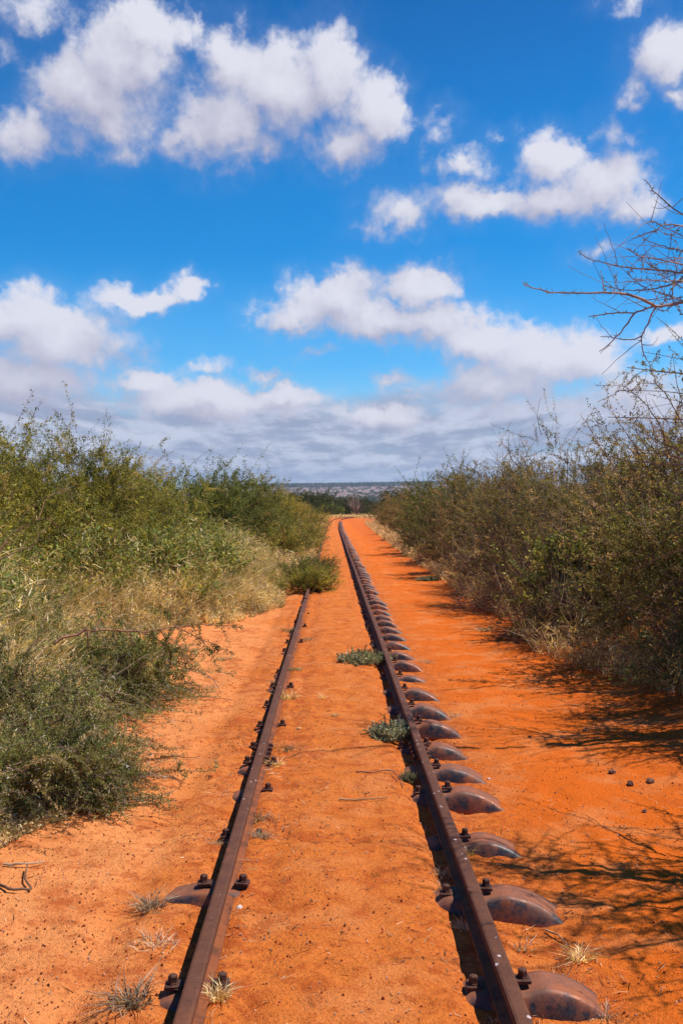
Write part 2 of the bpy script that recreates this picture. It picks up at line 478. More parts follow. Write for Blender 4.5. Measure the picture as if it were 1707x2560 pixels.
TROUGH = [sleeper_mesh(k, .985 + .02 * ((k * 7) % 5 - 2) / 2, .126 + .004 * ((k * 3) % 4 - 1.5)) for k in range(5)] + [sleeper_mesh(5, .99, .124)]
CLIP = {}
def clip_meshes():
    mb = MB(); box(mb, (0, 0, .008), (.062, .056, .014), .003); CLIP['plate'] = mb.data('rail_clip', M_IRON)
    mb = MB(); bolt(mb, (.004, 0, .016), .0175, .028, .35); CLIP['bolt'] = mb.data('bolt', M_IRON)
clip_meshes()
NUM = ['first', 'second', 'third', 'fourth', 'fifth', 'sixth', 'seventh', 'eighth', 'ninth', 'tenth', 'eleventh', 'twelfth']
rng = np.random.default_rng(4)
for i, y in enumerate(SLEEPERS):
    x = float(shift(y)); root = empty('steel_sleeper', (x + float(rng.normal(0, .006)), y, float(rng.normal(-.003, .010))), float(rng.normal(0, .022)))
    root.rotation_euler[1] = float(rng.normal(0, .010))
    if i == 0: lab = 'steel trough sleeper nearest the camera, its rusty rounded end biggest, at bottom right'
    elif i == 1: lab = 'second sleeper from the bottom, its left end bared flat in the sand'
    elif i < 12: lab = f'{NUM[i]} pressed steel sleeper up from the bottom of the photo, rounded end beside right rail'
    else: lab = 'rust-brown steel sleeper end in the tightly packed far run along the right rail'
    tag(root, lab, 'sleeper', 'pressed steel sleepers under the track')
    link(bpy.data.objects.new('trough', TROUGH[5 if i == 1 else (i * 3) % 5]), root)
    if y < 40:
        pos = [(XR + .082, 0), (XR - .082, PI), (XL - .082, PI), (XL + .082, 0)] if y < 16 else [(XR + .082, 0), (XR - .082, PI)]
        for (cx, rz) in pos:
            if (XL < cx < XR and rng.random() < .4) or (cx < 0 and y > 5.5 and rng.random() < .45): continue
            c = link(bpy.data.objects.new('rail_clip', CLIP['plate']), root)
            c.location = (cx, float(rng.normal(0, .008)), .020 + (.016 if cx > XR else (.006 if cx < XL else (-.012 if cx > 0 else .010)))); c.rotation_euler = (0, 0, rz + float(rng.normal(0, .08)))
            link(bpy.data.objects.new('bolt', CLIP['bolt']), c)

# ------------------------------------------------------------------ plants
def pal_pick(rng, n, pal, w):
    pal = np.array(pal, float); w = np.array(w, float)
    return pal[rng.choice(len(pal), n, p=w / w.sum())]

OLIVE = ([(.30, .26, .045), (.22, .22, .040), (.14, .165, .036), (.38, .30, .09), (.50, .33, .13)], [4, 4, 3, 1.8, .9])
DARKG = ([(.13, .165, .042), (.17, .20, .052), (.085, .115, .032), (.26, .24, .075), (.40, .28, .14)], [4, 3, 3, 1.6, .9])
BROWN = ([(.28, .215, .065), (.19, .175, .055), (.38, .25, .12), (.46, .28, .17), (.125, .135, .042)], [4, 4, 2.4, 1.8, 3])
MOSSY = ([(.20, .18, .055), (.145, .148, .046), (.27, .205, .085), (.38, .25, .15), (.095, .108, .034)], [4, 4, 2.4, 1.6, 2.6])
BLUEG = ([(.165, .185, .055), (.22, .225, .07), (.095, .12, .040), (.33, .29, .10), (.52, .40, .22)], [4, 3, 3, 1.4, .9])
YELLO = ([(.34, .29, .045), (.24, .23, .045), (.16, .18, .042), (.42, .31, .08)], [3, 4, 3, 1])
LEAFY = ([(.22, .25, .06), (.31, .30, .08), (.14, .18, .05), (.42, .34, .12), (.22, .13, .07)], [4, 2.4, 3, 1.3, .9])
GREYG = ([(.27, .28, .17), (.19, .215, .12), (.36, .34, .25), (.48, .38, .27)], [4, 4, 2, .9])
TAN = ([(.74, .56, .31), (.58, .42, .21), (.84, .67, .42), (.40, .27, .14), (.36, .33, .13)], [4, 4, 2, 2, 1.0])
GREEN = ([(.24, .25, .07), (.17, .20, .055), (.34, .33, .11)], [3, 3, 2])
GREYT = ([(.48, .36, .26), (.60, .47, .34), (.32, .22, .15), (.70, .54, .34)], [4, 3, 3, 1.5])
BARKC = np.array([.17, .105, .075])

def shoots_to_mesh(rng, P0, D, L, m=7, curve=None, wig=.05):
    """P0 starts, D unit directions, L lengths -> (K,m,3) gently curved shoots"""
    K = len(P0); t = np.linspace(0, 1, m)[None, :, None]
    cv = rng.normal(0, .22, (K, 3)) if curve is None else curve
    P = P0[:, None] + (D[:, None] * t + cv[:, None] * t ** 2) * L[:, None, None]
    P = P + np.cumsum(rng.normal(0, wig / m, (K, m, 3)), axis=1) * L[:, None, None] * np.minimum(t * 3, 1)
    return P

def leaf_on(rng, P, per, ll, lw, pal, spread=.02, t0=.1, outward=.4):
    """per leaves on each shoot polyline P (K,m,3)"""
    K, m, _ = P.shape
    t = t0 + (1 - t0) * rng.random((K, per)); f = t * (m - 1); i = np.minimum(f.astype(int), m - 2); f = (f - i)[..., None]
    k = np.arange(K)[:, None]
    B = P[k, i] * (1 - f) + P[k, i + 1] * f
    T = nrm(P[k, i + 1] - P[k, i])
    R = nrm(rng.normal(0, 1, (K, per, 3)))
    A = nrm(T * outward + R * .8)
    S = nrm(np.cross(A, nrm(nrm(rng.normal(0, 1, (K, per, 3))) + np.array([.25, -.1, .75]))))
    B = B + R * rng.random((K, per, 1)) * spread
    base = pal_pick(rng, K, *pal)[:, None] * .75 + pal_pick(rng, K * per, *pal).reshape(K, per, 3) * .25
    base = base * np.exp(rng.normal(0, .22, (K, per, 1))) * np.exp(rng.normal(0, .12, (K, 1, 1)))
    sz = rng.uniform(.6, 1.25, (K, per)) * (1 - .15 * t)
    N = K * per
    V, Qd = leaves(B.reshape(N, 3), A.reshape(N, 3), S.reshape(N, 3), (sz * ll).ravel(), (sz * lw).ravel())
    return V, Qd, np.repeat(base.reshape(N, 3), 4, axis=0)

def dome_points(rng, n, rx, ry, h, lump, inner=.5, zlo=0.):
    N0 = n; n = int(n * 2.6); sd = int(rx * 100)
    ph = rng.uniform(0, 2 * PI, n); z = rng.uniform(zlo, 1, n) ** .85
    s = np.sqrt(np.clip(1 - z ** 2.2, 0, 1))
    d = np.stack([np.cos(ph) * s, np.sin(ph) * s, z], 1)
    lf = 1 + lump * (fbm(ph / (2 * PI) * 7 + 11 * lump, z * 4, 2, int(rx * 100)) - .5) * 2
    r = (1 - (1 - inner) * rng.random(n) ** 1.7) * lf
    P = d * r[:, None] * np.array([rx, ry, h])
    g = fbm(P[:, 0] * 1.9 + 5 + P[:, 2] * .7, P[:, 1] * 1.9 + P[:, 2] * 1.7, 2, sd + 7)      # leave gaps between clumps
    k = np.sort(np.argsort(-(g + rng.normal(0, .045, n)))[:N0])
    return P[k], d[k]

def make_bush(name, seed, rx, ry, h, n, per, slen, ll, lw, pal, up=.55, out=.7, droop=0., bare=.06, lump=.42, inner=.45,
              twig=.0035, stems=12, stemr=.02, bark=BARKC, spread=.02, zlo=0., long=.04, thorns=0):
    rng = np.random.default_rng(seed)
    P0, d = dome_points(rng, n, rx, ry, max(h - slen * .45, .1), lump, inner, zlo)
    P0[:, 2] = np.maximum(P0[:, 2], .04)
    nrmv = nrm(d / np.array([rx, ry, h]))
    D = nrm(nrmv * out + np.array([0, 0, up]) + rng.normal(0, .55, (n, 3)))
    L = slen * rng.uniform(.55, 1.15, n); lg = rng.random(n) < long; L[lg] *= 1.4
    cv = rng.normal(0, .38, (n, 3)); cv[:, 2] -= droop
    isb = rng.random(n) < bare; L[isb] *= 1.25
    P = shoots_to_mesh(rng, P0, D, L, 7, cv)
    P[..., 2] = np.maximum(P[..., 2], .015)
    V, Qd, C = leaf_on(rng, P[~isb], per, ll, lw, pal, spread)
    V[:, 2] = np.maximum(V[:, 2], .006)
    fol = MB().add(V, Qd, C)
    br = MB()
    m = P.shape[1]
    R = .62 * twig * np.linspace(1.3, .45, m)[None] * rng.uniform(.8, 1.4, (n, 1)) * np.where(isb, 1.75, 1.)[:, None]
    tv, tq = tubes(P, R, 3)
    tc = (bark[None] * np.exp(rng.normal(0, .3, (n, 1))))
    br.add(tv, tq, np.repeat(tc, m * 3, axis=0))
    # stems from the foot up into the crown
    k = stems
    tgt = P0[rng.choice(n, k * 3, replace=False)] * .9
    t = np.linspace(0, 1, 9)[None, :, None]
    base = np.stack([rng.normal(0, rx * .10, k * 3), rng.normal(0, ry * .10, k * 3), np.full(k * 3, -.05)], 1)
    S = base[:, None] * (1 - t) + tgt[:, None] * t
    S[..., 2] += np.sin(t[..., 0] * PI) * .22 * h * .6
    S = S + np.cumsum(rng.normal(0, .025, S.shape), axis=1) * t
    rr = stemr * np.linspace(1, .22, 9)[None] * rng.uniform(.5, 1.15, (k * 3, 1))
    tv, tq = tubes(S, rr, 5); br.add(tv, tq, np.repeat(bark[None] * np.exp(rng.normal(0, .2, (k * 3, 1))), 45, axis=0))
    root = empty(name)
    if thorns:
        kk = rng.integers(0, n, thorns); ti = rng.integers(1, m, thorns)
        A = nrm(rng.normal(0, 1, (thorns, 3)) + np.array([0, 0, .6])); S = nrm(np.cross(A, rng.normal(0, 1, (thorns, 3))))
        tv, tq = leaves(P[kk, ti], A, S, rng.uniform(.025, .065, thorns), .0042)
        MB().add(tv, tq, np.repeat(pal_pick(rng, thorns, [(.72, .66, .54), (.60, .48, .30), (.80, .78, .72)], [3, 3, 1]), 4, axis=0)).obj('thorns', M_GRASS, root)
    br.obj('branches', M_BARK, root)
    fol.obj('foliage', M_LEAF, root)
    return root

def gz(x, y): return float(ground(np.array([float(x)]), np.array([float(y)]))[0])
def place(o, x, y, rz=0., s=1., sink=0.):
    o.location = (x, y, gz(x, y) - sink); o.rotation_euler = (0, 0, rz)
    o.scale = s if hasattr(s, '__len__') else (s, s, s)
    return o

USED = set()
def put(proto, x, y, rz, s, label, cat, group):
    o = proto if proto.name not in USED else copy_thing(proto)
    USED.add(proto.name)
    place(o, x, y, rz, s); tag(o, label, cat, group)
    return o

# --- left bank: big thorn bushes
GL = 'green thorn bushes along the left side'
A1 = make_bush('thorn_bush', 11, 1.75, 1.75, 2.75, 1700, 80, .58, .042, .019, OLIVE, up=.9, out=.5, bare=.03, spread=.03)
A2 = make_bush('thorn_bush', 12, 1.65, 1.65, 2.70, 1600, 80, .56, .042, .019, OLIVE, up=.6, out=.7, bare=.05, spread=.03)
A3 = make_bush('thorn_bush', 13, 1.60, 1.60, 2.60, 1200, 70, .62, .055, .024, DARKG, up=.5, out=.8, bare=.03, spread=.035, long=.10)
AF = make_bush('thorn_bush', 14, 1.70, 1.70, 2.60, 600, 55, .75, .085, .030, OLIVE, up=.6, out=.6, bare=.05, spread=.05)
L_BUSH = [
    (A1, -5.00, 11.4, .4, (1.00, 1.00, 0.88), 'big olive thorn bush filling the left edge of the photo, its shoots spiking the skyline'),
    (A2, -4.80, 14.2, 1.9, (1.05, 1.00, 0.90), 'yellowish olive thorn bush second from the left edge, with bare twigs on top'),
    (A1, -4.30, 17.0, 3.3, (1.10, 1.00, 0.92), 'tall olive thorn bush in mid left bank, under the long skyline slope'),
    (A2, -4.10, 20.6, 5.0, (1.10, 1.10, 0.90), 'olive thorn bush right of the tallest left-bank bush, dead twigs above'),
    (A3, -3.40, 25.0, .9, (1.15, 1.20, 0.92), 'dark green thorn bush with long wispy shoots, standing above the dry grass on the left'),
    (A3, -3.15, 31.5, 2.6, (1.10, 1.20, 0.93), 'dark green thorn bush with curled shoots at the right end of the left skyline'),
    (AF, -3.2, 38.5, 1.2, (1.03, 1.03, 0.91), 'dull green bush behind the curled shoots, sloping down to the track on the left'),
    (AF, -3.4, 47.0, 3.0, (1.00, 1.00, 0.88), 'small-looking green bush left of the track, two thirds of the way to the bend'),
    (AF, -3.5, 58.0, 4.4, (1.00, 1.00, 0.88), 'distant green bush left of the track, where the left rail is lost in weeds'),
    (AF, -3.6, 73.0, 5.5, (1.00, 1.00, 0.88), 'distant green bush on the left, third one back from the bend'),
    (AF, -3.6, 92.0, .3, (1.00, 1.00, 0.88), 'distant green bush on the left, second one back from the bend'),
    (AF, -4.0, 116.0, 2.2, (1.05, 1.05, 0.92), 'distant green bush on the left, closest to the bend'),
    (A1, -7.6, 16.5, 2.0, (1.15, 1.10, 0.99), 'olive thorn bush behind the left-edge bush, only its spiky top showing'),
    (A2, -7.4, 23.5, .7, (1.10, 1.10, 1.01), 'thorn bush at the back of the left bank with a fringe of bare twigs'),
]
for (p, x, y, rz, s, lab) in L_BUSH: put(p, x, y, rz, s, lab, 'bush', GL)

# --- right bank: twiggy bushes
GR = 'twiggy thorn bushes along the right side'
B1 = make_bush('twiggy_bush', 21, 1.75, 1.75, 3.0, 1700, 75, .60, .040, .019, BROWN, up=.5, out=.7, bare=.20, spread=.025, twig=.0042, bark=np.array([.22, .145, .115]), long=.08)
B2 = make_bush('twiggy_bush', 22, 1.70, 1.70, 2.95, 1600, 78, .58, .040, .019, MOSSY, up=.6, out=.6, bare=.14, spread=.025, twig=.0042, bark=np.array([.20, .13, .10]), long=.12)
B3 = make_bush('twiggy_bush', 23, 1.60, 1.60, 2.8, 1200, 66, .60, .052, .024, DARKG, up=.6, out=.7, bare=.08, spread=.03, twig=.004, long=.12)
BF = make_bush('twiggy_bush', 24, 1.7, 1.7, 2.8, 600, 50, .75, .085, .030, BROWN, up=.55, out=.7, bare=.12, spread=.05, twig=.007)
R_BUSH = [
    (B2, 4.73, 10.4, .3, (1.00, 1.05, 0.80), 'dense dark thorn bush at the right edge of the photo, deep shade at its foot'),
    (B1, 4.98, 13.6, 1.4, (1.05, 1.00, 0.93), 'brown twiggy thorn bush with loose bare shoots, second from the right edge'),
    (B1, 4.73, 17.2, 3.9, (1.10, 1.10, 0.81), 'pinkish-brown twiggy bush in the middle of the right bank, pale twigs crossing its face'),
    (B2, 5.03, 21.4, 5.2, (1.10, 1.10, 0.95), 'olive-brown twiggy bush above the small dry mound on the right'),
    (B1, 4.43, 26.0, 2.3, (1.15, 1.15, 0.85), 'brown twiggy bush right of the path, behind the second patch of shade'),
    (B2, 5.08, 31.5, .9, (1.15, 1.20, 0.98), 'olive twiggy bush where the right skyline starts to drop to the horizon'),
    (B3, 4.58, 37.5, 2.0, (1.10, 1.15, 0.98), 'dark green bush at the left end of the right skyline, feathery shoots on top'),
    (B3, 5.03, 44.5, 4.1, (1.10, 1.20, 0.85), 'dark bush just before the right skyline meets the horizon, shading the path'),
    (BF, 5.08, 54.0, .2, (1.00, 1.00, 0.85), 'distant olive bush on the right with dry grass in front of it'),
    (BF, 5.1, 66.0, 1.7, .95, 'distant olive bush on the right, third one back from the bend'),
    (BF, 5.4, 82.0, 3.1, .95, 'distant olive bush on the right, second one back from the bend'),
    (BF, 6.0, 102.0, 4.6, .95, 'distant olive bush on the right, closest to the bend'),
    (B1, 7.88, 16.5, .6, (1.15, 1.15, 0.96), 'tall twiggy bush at the back of the right bank, next to the photo edge'),
    (B2, 7.88, 23.0, 2.7, (1.10, 1.10, 0.96), 'twiggy bush at the back of the right bank, spiking up between the front bushes'),
    (B1, 8.08, 31.0, 4.4, (1.10, 1.10, 0.96), 'twiggy bush at the back of the right bank, third one in that row'),
]
for (p, x, y, rz, s, lab) in R_BUSH: put(p, x, y, rz, s, lab, 'bush', GR)

# weeping dark green shrub in front of the right bank
W1 = make_bush('weeping_shrub', 31, 1.15, 1.15, 1.75, 900, 70, .75, .034, .008, DARKG, up=.2, out=.5, droop=.85, bare=.10, spread=.02, bark=np.array([.06, .07, .03]))
put(W1, 3.95, 9.6, .5, (1, 1, 1), 'dark green drooping shrub low at the right edge, in front of the thorn bushes', 'shrub', 'low shrubs in front of the right bank')
W2 = make_bush('leafy_shrub', 32, .75, .75, 1.25, 380, 50, .50, .055, .036, LEAFY, up=.6, out=.5, bare=.05)
put(W2, 3.45, 13.4, .5, 1, 'bright yellow-green leafy shrub caught by the sun in the right bank', 'shrub', 'low shrubs in front of the right bank')
W3 = make_bush('dry_shrub', 33, .75, .75, .85, 520, 22, .42, .030, .011, BROWN, up=.5, out=.6, bare=.62, twig=.003, bark=np.array([.20, .13, .09]))
for k, (x, y, s, lab) in enumerate([
        (2.95, 12.6, (.95, 1.1, .9), 'pale dry twiggy shrub at the foot of the right bank, beside the shaded sand'),
        (3.00, 16.5, (1, 1.2, .95), 'dry brown shrub bulging from the right bank beside the path'),
        (3.15, 22.5, (1, 1.2, 1.0), 'brown dry shrub behind the small grey-green clump at the path edge'),
        (3.30, 29.0, (1.1, 1.4, 1.0), 'dry shrub on the right, between the two dark patches of shade'),
        (3.85, 9.5, (1, 1, .8), 'dry twiggy shrub at the right edge, half in shade on the sand'),
        (3.35, 14.7, (1.1, 1.1, 1.45), 'tall pale twiggy dry shrub rising against the brown bush on the right'),
        (3.45, 19.6, (1.1, 1.2, 1.6), 'tallest dry twiggy shrub in the right bank, behind the bulging one'),
        (3.5, 41.0, (1.2, 1.8, 1.0), 'dry shrub far along the right path edge, with pale straw round it')]):
    put(W3, x, y, k * 1.3, s, lab, 'shrub', 'dry twiggy shrubs at the foot of the right bank')

def edge_left(y):
    return np.interp(y, [4.0, 4.8, 5.6, 7, 8.7, 10, 12, 13.6, 15.0, 17.2, 20, 30, 60, 130], [-1.9, -1.65, -1.42, -1.72, -1.70, -2.2, -2.55, -2.15, -1.35, -.80, -.95, -.85, -.95, -.9])
# --- left: near acacia, leafy plants, track-side shrubs
N1 = make_bush('low_acacia', 41, 1.05, 1.25, 1.02, 1500, 125, .34, .017, .0085, BLUEG, up=.15, out=.8, droop=.45, bare=.10, lump=.35, twig=.003, spread=.016, bark=np.array([.20, .13, .09]), long=.14, thorns=5200)
N2 = make_bush('low_acacia', 42, 1.0, .85, .50, 1250, 125, .30, .017, .0085, BLUEG, up=.0, out=.9, droop=.5, bare=.08, lump=.4, twig=.0028, spread=.014, bark=np.array([.18, .12, .09]), long=.14, thorns=2600)
GA = 'low blue-green acacias at the lower left'
put(N1, -2.40, 6.30, .3, (1, 1, .85), 'low spreading acacia with dark blue-green leaflets at the left edge, behind the lowest one', 'bush', GA)
put(N2, -1.92, 5.40, 1.2, (.95, .85, 1), 'lowest-growing acacia at the lower left, its sprigs lying on the orange sand', 'bush', GA)
put(N2, -2.35, 8.5, 3.4, (1.1, 1.0, 1.3), 'small green acacia mound where dry grass meets the sand on the left', 'bush', GA)
put(N1, -3.75, 8.6, 2.0, (1.0, 1, 1.0), 'acacia mound mixed with straw at the left edge, below the big olive bush', 'bush', GA)

P1 = make_bush('leafy_plant', 51, .45, .45, 1.15, 130, 26, .50, .085, .040, LEAFY, up=1.1, out=.3, droop=.25, bare=.12, inner=.2, spread=.03, bark=np.array([.16, .15, .06]))
P2 = make_bush('leafy_plant', 52, .50, .50, 1.25, 150, 24, .55, .080, .036, LEAFY, up=1.2, out=.3, droop=.2, bare=.2, inner=.2, spread=.03, bark=np.array([.20, .12, .06]))
rng = np.random.default_rng(77)
for k in range(44):
    y = 8.6 + k * .25 + rng.normal(0, .25); x = float(edge_left(y)) - .95 - rng.random() * 1.4
    o = put((P1, P2)[k % 2], x, y, rng.random() * 6, float(rng.uniform(.8, 1.1)), 'leafy yellow-green weed standing in the dry grass of the left bank', 'plant', 'leafy weeds in the left grass')

T1 = make_bush('spreading_shrub', 61, .62, .70, .52, 420, 50, .30, .034, .016, YELLO, up=.3, out=.7, bare=.08, twig=.003)
T2 = make_bush('spreading_shrub', 62, .62, .85, .62, 420, 50, .32, .032, .014, DARKG, up=.4, out=.7, bare=.10, twig=.003)
GT = 'low shrubs growing over the left rail'
put(T1, -.36, 20.2, .4, (.95, 1.2, .75), 'yellow-green low shrub spreading between the rails, nearest of the shrubs on the track', 'shrub', GT)
put(T2, -.66, 22.6, 1.4, (1, 1.2, .75), 'dark green low shrub right behind the yellow-green one on the track', 'shrub', GT)
put(T2, -.52, 26.2, 2.8, (.9, 1.3, .65), 'grey-green low shrub farther along the hidden left rail', 'shrub', GT)
put(T1, -1.35, 19.8, 4.4, (.7, .8, .8), 'small yellowish shrub in the straw left of the rail end', 'shrub', GT)
GB = 'shrubs along the hidden left rail'
T3 = make_bush('track_shrub', 63, .9, 1.2, 1.15, 420, 50, .45, .055, .022, OLIVE, up=.5, out=.6, bare=.12, twig=.004)
for k, (x, y, s, lab) in enumerate([(-1.75, 29.5, 1.05, 'olive shrub left of the track, in front of the curled thorn bush'),
                            (-1.45, 35.5, 1.05, 'olive shrub on the left rail line, next one beyond the straw'),
                            (-1.45, 43.0, 1.1, 'olive shrub beside the track on the left, half way to the bend'),
                            (-1.55, 54.0, 1.2, 'far olive shrub beside the track on the left, narrowing the sand strip'),
                            (-1.65, 70.0, 1.25, 'far olive shrub beside the track on the left, last but one before the bend'),
                            (-1.75, 92.0, 1.3, 'far olive shrub beside the track on the left, last before the bend')]):
    put(T3, x, y, k * 1.1, s, lab, 'shrub', GB)

# grey-green mats on the right rail
def mat_plant(seed, rx, ry, h, n):
    rng = np.random.default_rng(seed)
    r = np.sqrt(rng.random(n)); a = rng.uniform(0, 2 * PI, n)
    P0 = np.stack([r * np.cos(a) * rx, r * np.sin(a) * ry, np.full(n, 0.)], 1)
    D = nrm(np.stack([P0[:, 0] / rx * .6, P0[:, 1] / ry * .6, np.full(n, .8)], 1) + rng.normal(0, .3, (n, 3)))
    L = h * (1.15 - .5 * r) * rng.uniform(.7, 1.3, n)
    P = shoots_to_mesh(rng, P0, D, L, 6)
    root = empty('succulent_clump')
    tv, tq = tubes(P, .004 * np.ones(P.shape[:2]), 3); MB().add(tv, tq, np.broadcast_to(np.array([.2, .13, .09]), (len(tv), 3))).obj('stems', M_BARK, root)
    V, Qd, C = leaf_on(rng, P, 34, .024, .013, GREYG, .006, .1, .5)
    V[:, 2] = np.maximum(V[:, 2], .004)
    MB().add(V, Qd, C).obj('foliage', M_LEAF, root)
    return root
GM = 'grey-green clumps growing against the right rail'
S1 = mat_plant(71, .28, .24, .105, 230)
put(S1, .36, 10.9, 0, 1, 'larger grey-green succulent clump against the inner side of the right rail', 'plant', GM)
S2 = mat_plant(72, .13, .17, .10, 120)
put(S2, .435, 7.35, 0, 1, 'smaller grey-green clump at the rail joint, on the inner side of the right rail', 'plant', GM)
put(S2, 2.35, 24.2, 1, (2.2, 1.5, .9), 'flat grey-green clump at the right edge of the path, in front of a dry shrub', 'plant', GM)
put(S2, .47, 6.18, 1, (.28, .3, .55), 'tiny green sprig between two bolts below the right rail joint', 'plant', GM)

# --- straw and grass (stuff)
def straw(name, seed, n, ysamp, xsamp, hfun, width, pal, lean=.35, crumb=.62, green=False):
    rng = np.random.default_rng(seed)
    y = ysamp(rng, n); x = xsamp(rng, y)
    clump = fbm(x * 2.2, y * 1.4, 3, seed)
    keep = clump > .30
    x, y, clump = x[keep], y[keep], clump[keep]
    N = len(x)
    B = np.stack([x, y, ground(x, y) - .01], 1)
    L = hfun(x, y, rng) * (.55 + clump)
    up = rng.random(N) < crumb                                # short dead leaves part way up the stalks
    B[:, 2] += np.where(up, L * rng.random(N) * .85, 0)
    L = np.where(up, L, np.minimum(L, .85)); ln = np.where(up, 1.3, lean * .7)
    D = nrm(np.stack([rng.normal(0, 1, N) * ln, rng.normal(0, 1, N) * ln, np.ones(N)], 1))
    L = np.where(up, np.minimum(L * .35, .17) * rng.uniform(.5, 1.2, N), L)
    S = nrm(np.cross(D, nrm(rng.normal(0, 1, (N, 3)))))
    bend = np.stack([rng.normal(0, .25, N), rng.normal(0, .25, N), -np.abs(rng.normal(0, .22, N))], 1)
    V, Qd = blades(B, D, S, L, np.where(up, 1.6, 1.) * width * (1 + y * .02), bend)
    C = pal_pick(rng, N, *pal)
    if green:
        g = rng.random(N) < .62 * sstep(.55, 1.5, edge_left(y) - x + .8 * (clump - .5))
        C[g] = pal_pick(rng, int(g.sum()), *GREEN)
    C = C * np.exp(rng.normal(0, .25, (N, 1)))
    return tag(meshobj(name, V, Qd, M_GRASS, col=np.repeat(C, 6, axis=0)), kind='stuff')
G1 = straw('dry_grass', 81, 260000, lambda r, n: 4.9 + 21 * r.random(n) ** 1.2, lambda r, y: edge_left(y) - .02 - 2.8 * r.random(len(y)) ** 1.25,
      lambda x, y, r: (.10 + .98 * sstep(-.05, 1.25, edge_left(y) - x)) * r.uniform(.45, 1.15, len(x)) * np.interp(y, [5, 7, 9, 12], [.60, .95, 1.15, 1.15]), .0065, TAN, green=True)
tag(G1, 'tall tan dry grass filling the left bank between the thorn bushes and the sand', 'grass')
G2 = straw('far_dry_grass', 82, 24000, lambda r, n: 24 * np.exp(r.random(n) * 2.0), lambda r, y: edge_left(y) + .25 - 1.3 * r.random(len(y)) ** 1.3,
      lambda x, y, r: .45 * r.uniform(.5, 1.2, len(x)), .010, TAN)
tag(G2, 'pale dry grass lining the left of the track towards the bend', 'grass')
edge_right = lambda y: np.interp(y, [5, 8, 9, 12, 15, 18, 26, 40, 60, 120], [3.5, 3.3, 3.05, 2.45, 2.75, 2.55, 2.65, 2.7, 2.9, 3.6])
G3 = straw('litter_grass', 83, 34000, lambda r, n: 6 * np.exp(r.random(n) * 2.9), lambda r, y: edge_right(y) + 1.9 * r.random(len(y)) ** 1.6 + shift(y),
      lambda x, y, r: .40 * r.uniform(.3, 1.2, len(x)), .006, TAN, .6)
tag(G3, 'short dry brown grass and litter along the foot of the right bank', 'grass')
G4 = straw('bend_grass', 84, 9000, lambda r, n: r.uniform(185, 215, n), lambda r, y: r.uniform(-26, 30, len(y)),
      lambda x, y, r: .9 * r.uniform(.4, 1.1, len(x)), .03, TAN)
tag(G4, 'pale straw behind the bend of the track', 'grass')

# --- single tufts on the sand
def tuft(seed, n, h, r0, pal=GREYT, lean=.9):
    rng = np.random.default_rng(seed)
    a = rng.uniform(0, 2 * PI, n); r = r0 * rng.random(n)
    B = np.stack([r * np.cos(a), r * np.sin(a), np.full(n, -.004)], 1)
    D = nrm(np.stack([np.cos(a) * lean * rng.random(n), np.sin(a) * lean * rng.random(n), rng.uniform(.5, 1, n)], 1))
    S = nrm(np.cross(D, nrm(rng.normal(0, 1, (n, 3)))))
    bend = np.stack([np.cos(a) * .25 + rng.normal(0, .35, n), np.sin(a) * .25 + rng.normal(0, .35, n), -.4 * rng.random(n)], 1)
    V, Qd = blades(B, D, S, h * (.25 + .9 * rng.random(n) ** 2), .0045, bend)
    V[:, 2] = np.maximum(V[:, 2], -.004)
    C = pal_pick(rng, n, *pal) * np.exp(rng.normal(0, .2, (n, 1)))
    return meshdata('grass_tuft', V, Qd, M_GRASS, np.repeat(C, 6, axis=0))
TUFT = [tuft(1, 190, .085, .055), tuft(2, 120, .05, .07), tuft(3, 130, .10, .05, TAN), tuft(4, 150, .06, .07, GREYG), tuft(5, 110, .045, .07)]
GTF = 'dry grass tufts on the sand'
def at_ground(xs, ys):
    d = F * 1.70 / (ys - VY)
    for _ in range(3):
        x = (xs - VX) / F * d; d = F * (1.70 - gz(x, d)) / (ys - VY)
    return (xs - VX) / F * d, d
